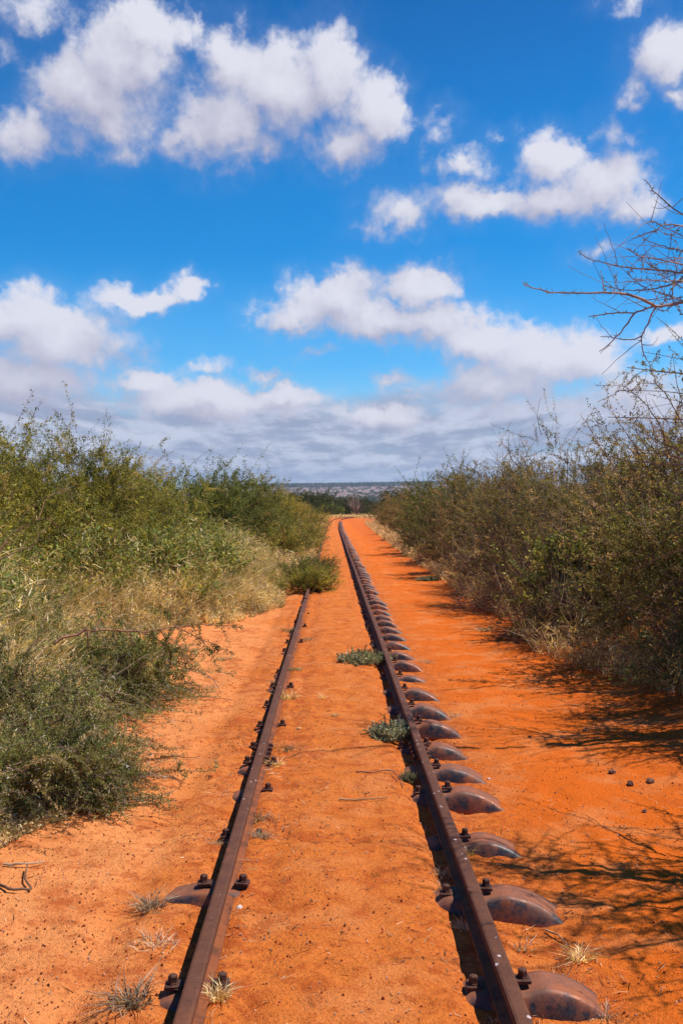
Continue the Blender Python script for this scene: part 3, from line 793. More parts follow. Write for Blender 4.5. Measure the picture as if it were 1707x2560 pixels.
TUFTS = [
    (378, 2270, 0, 1.05, 'grey-brown dry tuft left of the near left rail, beside the bared sleeper end'),
    (390, 2362, 1, 1.2, 'flat grey tuft left of the rail, between the bared sleeper end and the bottom-left tuft'),
    (325, 2505, 0, 1.25, 'upright dead tuft at the bottom left of the photo'),
    (545, 2495, 2, .85, 'straw-coloured tuft against the inner side of the left rail at the bottom'),
    (650, 2050, 1, 1.2, 'dry grey tuft inside the left rail, above the dug-up patch of soil'),
    (655, 2095, 0, .7, 'small thin tuft below the dry grey one inside the left rail'),
    (545, 2110, 1, .7, 'small dry tuft just outside the left rail beside a clip'),
    (712, 1872, 3, .95, 'greenish tuft inside the left rail near its joint'),
    (690, 1915, 2, .8, 'straw tuft inside the left rail just below the joint'),
    (722, 1748, 2, 1.3, 'wide straw tuft inside the left rail above the joint'),
    (690, 1710, 0, 1.0, 'dry tuft outside the left rail, level with the wide straw tuft'),
    (805, 1742, 2, .6, 'pale upright tuft alone in the middle of the track'),
    (838, 1790, 2, .45, 'tiny pale sprig in the middle of the track'),
    (725, 1578, 3, 1.4, 'green tuft outside the left rail close to its far end'),
    (737, 1675, 3, 1.0, 'grey-green tuft hugging the inner side of the left rail'),
    (765, 1600, 1, 1.2, 'small dry tuft inside the left rail near the straw'),
    (1165, 2140, 2, .75, 'thin straw tuft growing against the third sleeper from the bottom'),
    (1235, 2115, 2, .55, 'thin straw blades standing on the third sleeper'),
    (1325, 2275, 2, .5, 'straw tuft in front of the second sleeper from the bottom'),
    (1450, 2405, 2, .9, 'dry tuft behind the nearest sleeper end'),
    (1300, 2375, 4, 1.2, 'pale litter tuft beside the clip of the nearest sleeper'),
    (1385, 2505, 1, .8, 'short dry tuft in front of the nearest sleeper end'),
    (1510, 2545, 4, 1.0, 'flat dry tuft at the tip of the nearest sleeper'),
    (1095, 2190, 1, .9, 'dry tuft beside a bolt inside the right rail'),
    (1100, 2225, 4, 1.0, 'flat pale tuft just below a bolt inside the right rail'),
    (1160, 2325, 0, .6, 'small tuft in the rail shadow inside the right rail'),
    (1065, 1772, 0, .7, 'small dry tuft growing over the seventh sleeper'),
    (1135, 1790, 1, .9, 'dry tuft at the tip of the seventh sleeper'),
    (1020, 1905, 3, .55, 'tiny green tuft inside the right rail below its joint'),
    (1070, 1658, 1, 1.2, 'dry tuft beside the sleeper ends beyond the larger grey-green clump'),
    (1215, 1577, 4, 2.2, 'flat pale straw patch on the right path'),
    (470, 1725, 1, 1.2, 'thin dry tuft on the left sand near the green acacia mound'),
    (530, 1720, 1, 1.0, 'thin dry tuft on the left sand, next to the rail side'),
    (560, 1650, 3, 1.2, 'sparse green tuft on the left sand below the drooping branch'),
]
TRND = random.Random(3)
for (xs_, ys_, k, s, lab) in TUFTS:
    x, y = at_ground(xs_, ys_)
    o = link(bpy.data.objects.new('grass_tuft', TUFT[k])); place(o, x, y, TRND.random() * 6.28, s * 1.0); tag(o, lab, 'grass tuft', GTF)

# fallen litter: short straws and crumbs scattered over the sand (stuff)
rng = np.random.default_rng(91)
n = 11000
y = 2.7 * np.exp(rng.random(n) * 2.3)
side = rng.random(n)
x = np.where(side < .33, rng.normal(-.42, .22, n), np.where(side < .62, rng.normal(.78, .25, n), rng.uniform(-2.3, 2.9, n)))
k_ = (fbm(x * 3.1, y * 2.3, 3, 55) + rng.normal(0, .05, n) > .55) | (rng.random(n) < .10); x, y = x[k_], y[k_]; n = len(x)      # gathered in patches
B = np.stack([x, y, ground(x, y) + .004], 1); a = rng.uniform(0, 2 * PI, n)
D = np.stack([np.cos(a), np.sin(a), rng.uniform(0, .25, n)], 1); S = nrm(np.cross(D, np.array([0, 0, 1.]) + rng.normal(0, .4, (n, 3))))
V, Qd = blades(B, D, S, rng.uniform(.015, .07, n), .0035, rng.normal(0, .15, (n, 3)) * np.array([1, 1, .3]))
C = pal_pick(rng, n, [(.42, .28, .16), (.55, .40, .24), (.16, .08, .05), (.10, .05, .03)], [3, 2, 3, 2]) * np.exp(rng.normal(0, .2, (n, 1)))
tag(meshobj('straw_litter', V, Qd, M_GRASS, col=np.repeat(C, 6, axis=0)), 'short dry straws and twig crumbs scattered over the orange sand', 'litter', kind='stuff')

# gravel grains (stuff)
def lump_verts(seed, n=1):
    rng = np.random.default_rng(seed)
    th = np.linspace(0, PI, 7); ph = np.linspace(0, 2 * PI, 9)[:-1]
    T, Ph = np.meshgrid(th, ph, indexing='ij')
    d = np.stack([np.sin(T) * np.cos(Ph), np.sin(T) * np.sin(Ph), np.cos(T)], -1)
    w = 1 + .28 * np.sin(d[..., 0] * 3 + rng.random() * 6) * np.cos(d[..., 1] * 4 + rng.random() * 6) + .12 * rng.normal(0, 1, d.shape[:2])
    w[0] = w[0].mean(); w[-1] = w[-1].mean()
    idx = np.arange(56).reshape(7, 8)
    Qd = np.stack([idx[:-1], np.roll(idx[:-1], -1, 1), np.roll(idx[1:], -1, 1), idx[1:]], -1).reshape(-1, 4)
    return (d * w[..., None]).reshape(-1, 3), Qd[:, ::-1]
mb = MB(); n = 9000
y = 2.7 * np.exp(rng.random(n) * 1.6); x = np.where(rng.random(n) < .55, rng.uniform(-2.2, -.5, n), rng.uniform(-.5, 2.6, n))
zg = ground(x, y)
oct_ = np.array([(1, 0, 0), (0, 1, 0), (-1, 0, 0), (0, -1, 0), (0, 0, 1.0), (0, 0, -1.0)])
base = []
Vs = np.zeros((n, 8, 3)); 
cube = np.array([(-1, -1, -1), (1, -1, -1), (1, 1, -1), (-1, 1, -1), (-.7, -.6, 1), (.6, -.7, 1), (.7, .6, 1), (-.6, .7, 1)], float)
sz = rng.gamma(2.0, .0011, n)[:, None, None] + .0010
sz = np.minimum(sz, .0048)
Vs = cube[None] * sz * rng.uniform(.6, 1.3, (n, 8, 3)) + np.stack([x, y, zg + .002], 1)[:, None]
q0 = np.array([(0, 1, 5, 4), (1, 2, 6, 5), (2, 3, 7, 6), (3, 0, 4, 7), (4, 5, 6, 7)])
Qd = (q0[None] + np.arange(n)[:, None, None] * 8).reshape(-1, 4)
C = pal_pick(rng, n, [(.70, .47, .31), (.62, .28, .11), (.18, .055, .028), (.48, .15, .05)], [2.5, 4, .5, 3])
tag(meshobj('gravel', Vs.reshape(-1, 3), Qd, M_GRASS, col=np.repeat(C, 8, axis=0)), 'small gravel grains on the sand beside the track', 'gravel', kind='stuff')

# stones
def stone(xs_, ys_, w, mat, label, cat, group, seed, flat=.6):
    V, Qd = lump_verts(seed); w *= .85; V = V * np.array([w, w * .75, w * flat]) * .5
    o = meshobj('stone', V, Qd, mat, smooth=False)
    x, y = at_ground(xs_, ys_); o.location = (x, y, gz(x, y) + w * .12); o.rotation_euler = (0, 0, seed * 1.3)
    tag(o, label, cat, group)
GS = 'loose stones on the sand'
for k, (a, b, w, f, lab) in enumerate([
        (1532, 1935, .070, .55, 'dark flat stone on the right path, leftmost of the three in a row'),
        (1577, 1966, .060, .8, 'dark round stone on the right path, middle of the three in a row'),
        (1627, 1960, .070, .6, 'dark stone ringed with litter, rightmost of the three in a row'),
        (1613, 2033, .045, .6, 'small dark stone on the right path, below the row of three'),
        (1465, 1829, .070, .4, 'flat dark stone in the shaded sand on the right'),
        (1407, 1846, .045, .6, 'small dark stone at the lower edge of the shaded sand'),
        (1325, 1845, .045, .5, 'small dark stone in the thin branch shadows right of the sleepers'),
        (1390, 1985, .030, .5, 'tiny dark stone in the open middle of the right path')]):
    stone(a, b, w, M_STONE, lab, 'stone', GS, k + 5, f)
stone(266, 1984, .045, M_PALE, 'white stone at the edge of the lowest acacia on the left', 'stone', GS, 21, .8)
stone(598, 2272, .032, M_PALE, 'whitish pebble inside the left rail, near the dug-up soil', 'stone', GS, 22, .8)
stone(1205, 2470, .040, M_PALE, 'pale pinkish stone beside the inner side of the right rail at the bottom', 'stone', GS, 23, .6)
stone(1222, 2125 - 175, .028, M_PALE, 'small pale stone at the tip of the fourth sleeper', 'stone', GS, 24, .6)
stone(747, 1823, .05, m_simple('tan_stone', (.55, .30, .14), (.66, .40, .2), 30), 'tan stone inside the left rail level with the rail joint', 'stone', GS, 25, .5)

# fallen sticks
def stick(name, pts, r, label, cat, group=None, zup=.008, col=(.20, .11, .07)):
    P = []
    for (a, b, z) in pts:
        x, y = at_ground(a, b); P.append((x, y, gz(x, y) + z))
    P = resample(P, 16); c = P[0].copy()
    P = P + np.random.default_rng(len(label)).normal(0, .0015, P.shape)
    tv, tq = tubes((P - c)[None], (r * np.linspace(1, .5, 16))[None], 6)
    o = meshobj(name, tv, tq, M_BARK, col=np.broadcast_to(np.array(col), (len(tv), 3)), smooth=True); o.location = c
    return tag(o, label, cat, group)
GK = 'dry sticks on the sand'
stick('dry_stick', [(848, 2003, .008), (900, 2002, .006), (970, 2000, .010)], .0055, 'straight pale stick lying across the middle of the track', 'stick', GK, col=(.42, .24, .12))
stick('dry_stick', [(890, 1932, .006), (930, 1935, .010), (968, 1933, .02), (985, 1942, .03), (1000, 1955, .02), (1007, 1973, .005)], .0045, 'thin looped twig inside the right rail, above the straight stick', 'stick', GK, col=(.22, .10, .06))
stick('dry_stick', [(0, 2215, .01), (25, 2231, .02), (85, 2230, .015), (62, 2205, .02), (72, 2175, .03)], .007, 'bent brown twig at the left edge, below the acacia', 'stick', GK)
stick('dry_stick', [(10, 2165, .01), (60, 2168, .02), (112, 2160, .012)], .006, 'pale dead twig at the left edge, under the overhanging acacia sprigs', 'stick', GK, col=(.45, .33, .22))
stick('dry_stick', [(402, 1893, .01), (440, 1894, .012), (468, 1899, .01), (500, 1896, .012)], .004, 'thin dark root line on the left sand, above the long green sprig', 'stick', GK, col=(.14, .05, .03))  # slim dark brown tube laid along the sand as a line
stick('dry_stick', [(1365, 2335, .01), (1395, 2352, .02), (1420, 2372, .01)], .005, 'short pale stick on the right sand between the two nearest sleepers', 'stick', GK, col=(.4, .22, .12))

# ------------------------------------------------------------------ branches surveyed from the photo: each gets its own spread in depth
def limbs(curves, d0, seed, spread=.5):
    """curves: list of (points in photo px, r0, r1, depth offset at the tip)"""
    out = []
    for k, (pts, r0, r1, dd) in enumerate(curves):
        m = len(pts); P = [px(a, b, d0 + dd * (i / max(m - 1, 1)) ** 1.2) for i, (a, b) in enumerate(pts)]
        out.append((np.array([tuple(p) for p in P]), r0, r1))
    return out
def c6(l): return [(1250 + .34 * a, 350 + .34 * b) for a, b in l]
D0 = 7.6
CUR = [
    (c6([(1600, 1150), (1450, 1170), (1344, 1190), (1280, 1200), (1200, 1218), (1150, 1215), (1110, 1190), (1040, 1160), (960, 1130), (880, 1118), (770, 1112), (620, 1116), (480, 1113), (380, 1112), (300, 1090), (240, 1075), (175, 1055)]), .022, .0045, -.7),
    (c6([(1150, 1215), (1060, 1245), (990, 1272), (900, 1270), (780, 1280), (650, 1297)]), .011, .005, .4),
    (c6([(990, 1272), (940, 1340), (890, 1410), (830, 1470), (780, 1520), (730, 1552)]), .010, .004, .1),
    (c6([(1155, 1218), (1110, 1290), (1075, 1370), (1045, 1440), (1000, 1462), (930, 1462), (860, 1455), (800, 1440), (738, 1442)]), .009, .004, .5),
    (c6([(1040, 1445), (1042, 1510), (1060, 1580), (1105, 1650)]), .006, .004, .3),
    (c6([(1620, 1010), (1450, 990), (1344, 975), (1240, 960), (1100, 948), (980, 938), (880, 925), (800, 908), (700, 880), (625, 858), (580, 812)]), .014, .004, .8),
    (c6([(1600, 720), (1450, 620), (1344, 545), (1260, 490), (1190, 430), (1120, 370), (1090, 320), (1062, 285)]), .011, .004, .5),
    (c6([(1600, 680), (1450, 640), (1344, 625), (1250, 615), (1190, 622), (1140, 598), (1110, 588)]), .011, .004, -.5),
    (c6([(1190, 622), (1160, 650), (1132, 672)]), .006, .003, .1),
    (c6([(1600, 860), (1450, 830), (1344, 810), (1240, 790), (1160, 768), (1080, 735), (1015, 690)]), .010, .0035, .3),
    (c6([(1600, 960), (1450, 930), (1344, 915), (1230, 890), (1130, 870), (1050, 860), (1005, 850), (935, 792)]), .011, .0035, -.4),
    (c6([(1130, 870), (1090, 828), (1050, 860)]), .005, .003, .2),
    (c6([(1500, 1000), (1344, 1030), (1250, 1060), (1150, 1085), (1020, 1100), (900, 1095), (780, 1068)]), .011, .0035, .9),
    (c6([(770, 1112), (755, 1040), (742, 962)]), .006, .0035, .2), (c6([(838, 1112), (850, 1050), (855, 990), (840, 992)]), .005, .003, .2),
    (c6([(886, 1118), (888, 1075)]), .004, .003, 0),
    (c6([(1450, 740), (1344, 700), (1240, 650), (1190, 635)]), .008, .003, .3),
    (c6([(1320, 640), (1270, 690), (1215, 690)]), .006, .003, .3),
    (c6([(1278, 1195), (1270, 1130), (1275, 1050), (1300, 950), (1330, 830), (1300, 740), (1255, 718)]), .008, .003, .4),
    (c6([(1400, 1200), (1300, 1160), (1200, 1130), (1080, 1080), (970, 1035)]), .009, .003, .2),
    (c6([(1500, 1040), (1344, 1030), (1200, 1035), (1060, 1025), (990, 1015)]), .008, .003, -.6),
    (c6([(1344, 1280), (1310, 1240), (1305, 1190)]), .006, .003, .2),
    (c6([(1160, 1240), (1210, 1255), (1270, 1215), (1344, 1180)]), .006, .005, .2),
    (c6([(1344, 1150), (1230, 1170), (1180, 1205)]), .006, .004, -.2),
    (c6([(1040, 960), (1060, 905), (1005, 862)]), .005, .003, .2), (c6([(1100, 945), (1180, 900), (1344, 860)]), .005, .006, .4),
    (c6([(1344, 960), (1260, 985), (1170, 950), (1088, 910)]), .006, .003, .2),
    (c6([(1344, 1085), (1270, 1040), (1180, 985)]), .006, .003, .5),
    (c6([(975, 938), (950, 985)]), .004, .003, .1), (c6([(1344, 1000), (1290, 1060), (1190, 1210)]), .007, .004, .6),
]
mb = MB(); rng = np.random.default_rng(5)
tw_pts = []
for (P, r0, r1) in limbs(CUR, D0, 5):
    m = max(8, int(np.linalg.norm(np.diff(P, axis=0), axis=1).sum() / .035))
    Q_ = resample(P, m); Q_[1:-1] += np.cumsum(rng.normal(0, .0012, Q_[1:-1].shape), axis=0) * .5 + rng.normal(0, .0018, Q_[1:-1].shape)
    R = np.linspace(r0, r1, m) * .64 * (1 + .2 * rng.random(m))
    tv, tq = tubes(Q_[None], R[None], 6)
    mb.add(tv, tq, np.broadcast_to(np.array([.27, .20, .17]), (len(tv), 3)) * np.repeat(np.exp(rng.normal(0, .18, m)), 6)[:, None])
    tw_pts.append(Q_)
allp = np.concatenate(tw_pts)
# fine side twigs
q_ = np.array([tuple(px(1560, 800, D0))])[0]
cand = allp[allp[:, 0] > q_[0]]
P0 = cand[rng.choice(len(cand), 75)]
tw = shoots_to_mesh(rng, P0, nrm(rng.normal(0, 1, (75, 3)) * np.array([1, .8, .8]) + np.array([-.7, 0, .15])), rng.uniform(.12, .5, 75), 9, wig=.12)
tv, tq = tubes(tw, np.linspace(.0032, .0014, 9)[None] * np.ones((75, 1)), 4); mb.add(tv, tq, np.broadcast_to(np.array([.25, .18, .155]), (len(tv), 3)))
# thorns in pairs along the limbs
k = rng.choice(len(allp), 420); B = allp[k]
D = nrm(rng.normal(0, 1, (420, 3))); th = np.stack([B, B + D * .02, B + D * .04], 1)
tv, tq = tubes(th, np.broadcast_to(np.array([.0035, .002, .0006]), (420, 3)), 3); mb.add(tv, tq, np.broadcast_to(np.array([.33, .26, .22]), (len(tv), 3)))
BT = empty('bare_tree', (4.55, 7.9, gz(4.55, 7.9)))
off = np.array(BT.location)
mb.V = [v - off for v in mb.V]
mb.obj('branches', M_BARK, BT)
# trunk and the limbs out of the picture that throw the shade on the path
tr = MB()
base = np.array([0, 0, 0.])
def lim(pts, r0, r1, mb_=tr, n=8):
    P = resample(np.array(pts, float), 22); P[2:-1] += rng.normal(0, .012, P[2:-1].shape)
    tv, tq = tubes(P[None], np.linspace(r0, r1, 22)[None], n); mb_.add(tv, tq, np.broadcast_to(np.array([.17, .12, .10]), (len(tv), 3)))
    return P
lim([(0, 0, -.1), (.05, .0, .6), (-.05, -.05, 1.3), (-.25, -.1, 2.1), (-.70, -.15, 2.9), (-.95, -.2, 3.35)], .085, .03)
lim([(-.05, -.05, 1.3), (.3, -.2, 2.3), (.5, -.3, 3.2), (.3, -.3, 4.1), (-.1, -.3, 4.6)], .06, .02)
lim([(-.25, -.1, 2.1), (-.5, -.2, 3.0), (-.8, -.25, 3.7), (-1.0, -.3, 4.05)], .04, .016)
tr.obj('trunk', M_BARK, BT, smooth=True)
lv = allp[rng.choice(len(allp), 500)]
near_tip = lv[(rng.random(500) < .55)]
V, Qd = leaves(near_tip - off, nrm(rng.normal(0, 1, near_tip.shape)), nrm(rng.normal(0, 1, near_tip.shape)), .028, .010)
MB().add(V, Qd, np.repeat(pal_pick(rng, len(near_tip), *DARKG), 4, axis=0)).obj('foliage', M_LEAF, BT)
tag(BT, 'bare thorny tree reaching in from the right edge, long leafless limbs against the sky', 'tree')

# thorn trees standing outside the right edge whose shade lies over the path
def shade_tree(seed, n, rx, h0, h1, nl, per):
    rng = np.random.default_rng(seed)
    br = MB(); allP = []
    K = nl
    a = rng.uniform(0, 2 * PI, K); r = rx * np.sqrt(rng.random(K))
    tgt = np.stack([np.cos(a) * r, np.sin(a) * r, rng.uniform(h0, h1, K)], 1)
    t = np.linspace(0, 1, 10)[None, :, None]
    st = np.array([0, 0, 0.])[None] + rng.normal(0, .05, (K, 3)) * np.array([1, 1, 0])
    P = st[:, None] * (1 - t) + tgt[:, None] * t
    P[..., 2] += np.sin(t[..., 0] * PI) * .4
    P += np.cumsum(rng.normal(0, .03, P.shape), axis=1) * t
    R = np.linspace(.028, .006, 10)[None] * rng.uniform(.6, 1.3, (K, 1))
    tv, tq = tubes(P, R, 5); br.add(tv, tq, np.broadcast_to(np.array([.18, .13, .10]), (len(tv), 3)))
    # twigs off the outer halves
    kk = rng.integers(0, K, n); ti = rng.integers(5, 10, n)
    P0 = P[kk, ti]; D = nrm(nrm(P[kk, ti] - P[kk, ti - 2]) * .7 + rng.normal(0, .6, (n, 3)))
    S = shoots_to_mesh(rng, P0, D, rng.uniform(.3, .9, n), 7)
    tv, tq = tubes(S, np.linspace(.006, .002, 7)[None] * np.ones((n, 1)), 3); br.add(tv, tq, np.broadcast_to(np.array([.2, .14, .11]), (len(tv), 3)))
    V, Qd, C = leaf_on(rng, S, per, .032, .012, BROWN, .02)
    root = empty('thorn_tree')
    br.obj('branches', M_BARK, root); MB().add(V, Qd, C).obj('foliage', M_LEAF, root)
    return root
ST = shade_tree(101, 420, 1.2, 1.3, 3.2, 30, 46)
put(ST, 3.25, 4.55, .2, 1, 'open thorn tree outside the right edge, its branch shadows over the lower right sand', 'tree', 'thorn trees beyond the right edge')
ST2 = shade_tree(102, 700, 1.05, 1.4, 3.0, 34, 42)
put(ST2, 3.85, 7.75, 2.2, (1.0, 1.0, 1.0), 'thorn tree just outside the right edge, throwing the broad shade across the sand', 'tree', 'thorn trees beyond the right edge')
put(ST2, 4.5, 9.0, 4.0, (1.1, .9, .95), 'thorn tree merged into the dark bush at the right edge', 'tree', 'thorn trees beyond the right edge')

# upright leafy shoots above the right bank
def leafy_limbs(name, curves, d0, leafper, pal, label, cat, base, bark=(.20, .12, .09), ll=.030, lw=.011, k=.62):
    rng = np.random.default_rng(len(label)); br = MB(); fo = MB(); off = np.array(base)
    for (P, r0, r1) in limbs(curves, d0, 1):
        m = max(8, int(np.linalg.norm(np.diff(P, axis=0), axis=1).sum() / .05))
        Q_ = resample(P, m); Q_[1:-1] += rng.normal(0, .004, Q_[1:-1].shape)
        tv, tq = tubes((Q_ - off)[None], (np.linspace(r0, r1, m) * k)[None], 5); br.add(tv, tq, np.broadcast_to(np.array(bark), (len(tv), 3)))
        V, Qd, C = leaf_on(rng, (Q_ - off)[None], int(m * leafper), ll, lw, pal, .018, .25); fo.add(V, Qd, C)
        # side sprigs
        n = max(2, m // 3); i = rng.integers(m // 4, m, n)
        S = shoots_to_mesh(rng, Q_[i] - off, nrm(rng.normal(0, 1, (n, 3)) + np.array([0, 0, .2])), rng.uniform(.05, .16, n), 5)
        tv, tq = tubes(S, np.full(S.shape[:2], .0018), 3); br.add(tv, tq, np.broadcast_to(np.array(bark), (len(tv), 3)))
        V, Qd, C = leaf_on(rng, S, int(8 * leafper / 3) + 3, ll, lw, pal, .012, .1); fo.add(V, Qd, C)
    root = empty(name, base)
    br.obj('branches', M_BARK, root); fo.obj('foliage', M_LEAF, root)
    return tag(root, label, cat)
leafy_limbs('thorn_sapling', [
    (c6([(1500, 2700), (1420, 2250), (1300, 2000), (1220, 1870), (1150, 1790), (1110, 1680), (1105, 1650)]), .016, .006, -.2),
    (c6([(1140, 1788), (1080, 1788), (1010, 1780)]), .005, .003, .3), (c6([(1110, 1660), (1140, 1620), (1170, 1572)]), .005, .003, .2),
    (c6([(1110, 1670), (1070, 1650), (1050, 1640)]), .005, .003, -.2), (c6([(1150, 1790), (1200, 1725), (1275, 1705)]), .005, .003, .3),
    (c6([(1300, 2500), (1200, 2150), (1150, 2050), (1080, 1950), (1000, 1870), (900, 1800), (800, 1805), (700, 1798)]), .012, .003, -.4),
    (c6([(900, 1800), (915, 1755), (935, 1710)]), .005, .003, .2), (c6([(1010, 1870), (880, 1838), (800, 1880), (715, 1925)]), .006, .003, .2),
    (c6([(1050, 1700), (990, 1740), (920, 1810)]), .005, .003, .3), (c6([(1000, 1720), (1010, 1800), (1035, 1865)]), .005, .003, .1),
    (c6([(1080, 2400), (960, 2200), (860, 2050), (790, 1950)]), .010, .003, .2),
    (c6([(1344, 1900), (1310, 1960), (1290, 2100)]), .006, .008, .1), (c6([(900, 2500), (700, 2200), (640, 2080), (595, 2022)]), .009, .003, .3),
    ], 10.2, 4, BROWN, 'thorn sapling with leafy shoots rising above the right bank near the edge', 'tree', (4.3, 10.3, gz(4.3, 10.3)))

# drooping brown branch over the left sand
def dp(l): return [(a * .5485, 1000 + b * .5485) for a, b in l]
leafy_limbs('drooping_branch', [
    (dp([(250, 1110), (290, 1085), (400, 1048), (520, 1040), (640, 1058), (730, 1048), (800, 1030), (900, 1022), (1010, 1028), (1110, 1040)]), .020, .004, .5),
    (dp([(580, 1055), (615, 1120), (630, 1190), (640, 1260)]), .008, .003, .1), (dp([(735, 1050), (770, 1120), (780, 1200), (805, 1270)]), .008, .003, .2),
    (dp([(770, 1085), (820, 1120), (845, 1190), (850, 1240)]), .006, .003, .2), (dp([(800, 1030), (900, 1080), (960, 1140), (1000, 1240)]), .008, .003, -.2),
    (dp([(700, 1052), (705, 1100), (700, 1160)]), .005, .003, .2), (dp([(900, 1085), (990, 1120), (1060, 1160)]), .005, .003, .1),
    (dp([(440, 1045), (480, 960), (500, 930)]), .006, .003, .2), (dp([(800, 1030), (760, 985), (770, 950)]), .005, .003, .2), (dp([(400, 1050), (402, 1130), (390, 1190)]), .006, .003, .2),
    (dp([(120, 1160), (230, 1020), (270, 985)]), .008, .003, .3), (dp([(640, 1058), (720, 1090), (760, 1130)]), .006, .003, .0),
    ], 6.35, 11, DARKG, 'brown thorny branch arching over the sand on the left, hung with green sprigs', 'branch', (-2.3, 6.5, gz(-2.3, 6.5)), (.30, .15, .09), .020, .009, .50)
leafy_limbs('leaning_branch', [
    (dp([(-60, 760), (0, 690), (40, 630), (100, 590), (180, 545), (240, 540)]), .018, .004, .3), (dp([(0, 730), (80, 690), (150, 670), (180, 630), (180, 560)]), .012, .004, .5),
    (dp([(180, 545), (200, 460), (260, 420), (310, 400)]), .006, .003, .3), (dp([(240, 545), (280, 600), (310, 640)]), .008, .003, .2)],
    7.2, 4.0, DARKG, 'two brown branches leaning in at the left edge, below the big olive bush', 'branch', (-2.9, 7.3, gz(-2.9, 7.3)), (.30, .15, .09), .024, .010, .5)
# long sprigs creeping on the sand
leafy_limbs('creeping_sprig', [
    ([(330, 1935), (390, 1932), (440, 1924), (490, 1930), (535, 1926)], .006, .003, -.05), ([(440, 1924), (450, 1915), (455, 1908)], .003, .002, 0)],
    6.28, 16, BLUEG, 'long green sprig reaching out of the low acacia across the sand', 'plant', (-1.25, 6.28, gz(-1.25, 6.28)), ll=.018, lw=.008)
leafy_limbs('creeping_sprig', [
    ([(285, 2025), (330, 2005), (370, 1998), (405, 1990)], .006, .003, .15)],
    5.62, 12, BLUEG, 'shorter green sprig lying on the sand below the long one', 'plant', (-1.2, 5.62, gz(-1.2, 5.62)), ll=.018, lw=.008)

# dug-up soil clods inside the left rail
rngc = np.random.default_rng(8)
# ------------------------------------------------------------------ far trees and plain
def far_tree(seed, w, h, pal, n=420):
    rng = np.random.default_rng(seed)
    root = empty('savanna_tree')
    t = np.linspace(0, 1, 7)[None, :, None]; K = 9
    tgt = np.stack([rng.uniform(-.5, .5, K) * w, rng.uniform(-.5, .5, K) * w, rng.uniform(.55, .9, K) * h], 1)
    P = tgt[:, None] * t; P[..., :2] *= t; P = P + rng.normal(0, .06, P.shape) * t
    P[:, 0, 2] = -.3
    tv, tq = tubes(P, np.linspace(.16, .03, 7)[None] * np.ones((K, 1)), 5)
    MB().add(tv, tq, np.broadcast_to(np.array([.12, .09, .07]), (len(tv), 3))).obj('trunk', M_BARK, root)
    P0, d = dome_points(rng, n, w * .62, w * .62, h * .62, .35, .4); P0[:, 2] += h * .34
    D = nrm(d + rng.normal(0, .5, d.shape))
    S = shoots_to_mesh(rng, P0, D, rng.uniform(.4, .9, n), 5)
    V, Qd, C = leaf_on(rng, S, 26, .22, .10, pal, .1)
    MB().add(V, Qd, C).obj('crown', M_LEAF, root)
    return root
FARG = ([(.070, .085, .030), (.095, .10, .035), (.045, .058, .022), (.14, .12, .05)], [4, 3, 3, 1])
FT = [far_tree(201, 4.5, 5.0, FARG), far_tree(202, 6.0, 5.6, FARG), far_tree(203, 3.6, 3.4, DARKG)]
rng = np.random.default_rng(17)
GFT = 'trees beyond the bend'
for k in range(46):
    y = float(rng.uniform(228, 420)); x = float(rng.uniform(-.075, .085) * y)
    p = FT[k % 2]
    lab = 'dark green savanna tree in the band of trees beyond the bend'
    o = put(p, x, y, float(rng.random() * 6), float(rng.uniform(.85, 1.4)) * (1 + .35 * (y > 330)), lab, 'tree', GFT)
for k in range(34):
    y = float(rng.uniform(200, 245)); x = float(rng.uniform(-.09, .10) * y)
    o = put(FT[2], x, y, float(rng.random() * 6), float(rng.uniform(.7, 1.0)), 'olive scrub tree just behind the straw at the bend', 'tree', 'scrub behind the bend')
# a leafless tree behind the bend
BD = empty('dead_tree')
rng = np.random.default_rng(21); K = 46
a = rng.uniform(0, 2 * PI, K); r = 2.7 * np.sqrt(rng.random(K)); tgt = np.stack([np.cos(a) * r, np.sin(a) * r, rng.uniform(2.8, 5.2, K)], 1)
t = np.linspace(0, 1, 10)[None, :, None]; P = tgt[:, None] * t; P[..., :2] *= t ** .6; P += np.cumsum(rng.normal(0, .05, P.shape), axis=1) * t
tv, tq = tubes(P, np.linspace(.10, .02, 10)[None] * np.ones((K, 1)), 5)
MB().add(tv, tq, np.broadcast_to(np.array([.24, .17, .13]), (len(tv), 3))).obj('branches', M_BARK, BD)
place(BD, 4.9, 205); tag(BD, 'leafless brown tree standing in the scrub straight behind the bend', 'tree')

# scrub dotted over the far plain and the dark wooded ridge (stuff)
rng = np.random.default_rng(23)
def far_scrub(name, n, y0, y1, size, pal, label, spread=.13):
    y = y0 * (y1 / y0) ** rng.random(n); x = rng.uniform(-spread, spread, n) * y
    c = np.stack([x, y, ground(x, y)], 1); per = 14
    B = c[:, None] + rng.normal(0, 1, (n, per, 3)) * np.array([size, size, size * .3]) * .5 + np.array([0, 0, size * .35])
    N = n * per; A = nrm(rng.normal(0, 1, (N, 3))); S = nrm(np.cross(A, rng.normal(0, 1, (N, 3))))
    V, Qd = leaves(B.reshape(N, 3), A, S, size * rng.uniform(.5, 1.1, N), size * .6)
    C = np.repeat(pal_pick(rng, n, *pal), per * 4, axis=0)
    return tag(meshobj(name, V, Qd, M_LEAF, col=C), label, 'scrub', kind='stuff')
far_scrub('plain_scrub', 1700, 900, 4300, 5.0, FARG, 'dark bushes dotted over the pale plain under the horizon')
far_scrub('ridge_wood', 5200, 4250, 5600, 13, FARG, 'dark wooded ridge along the horizon')

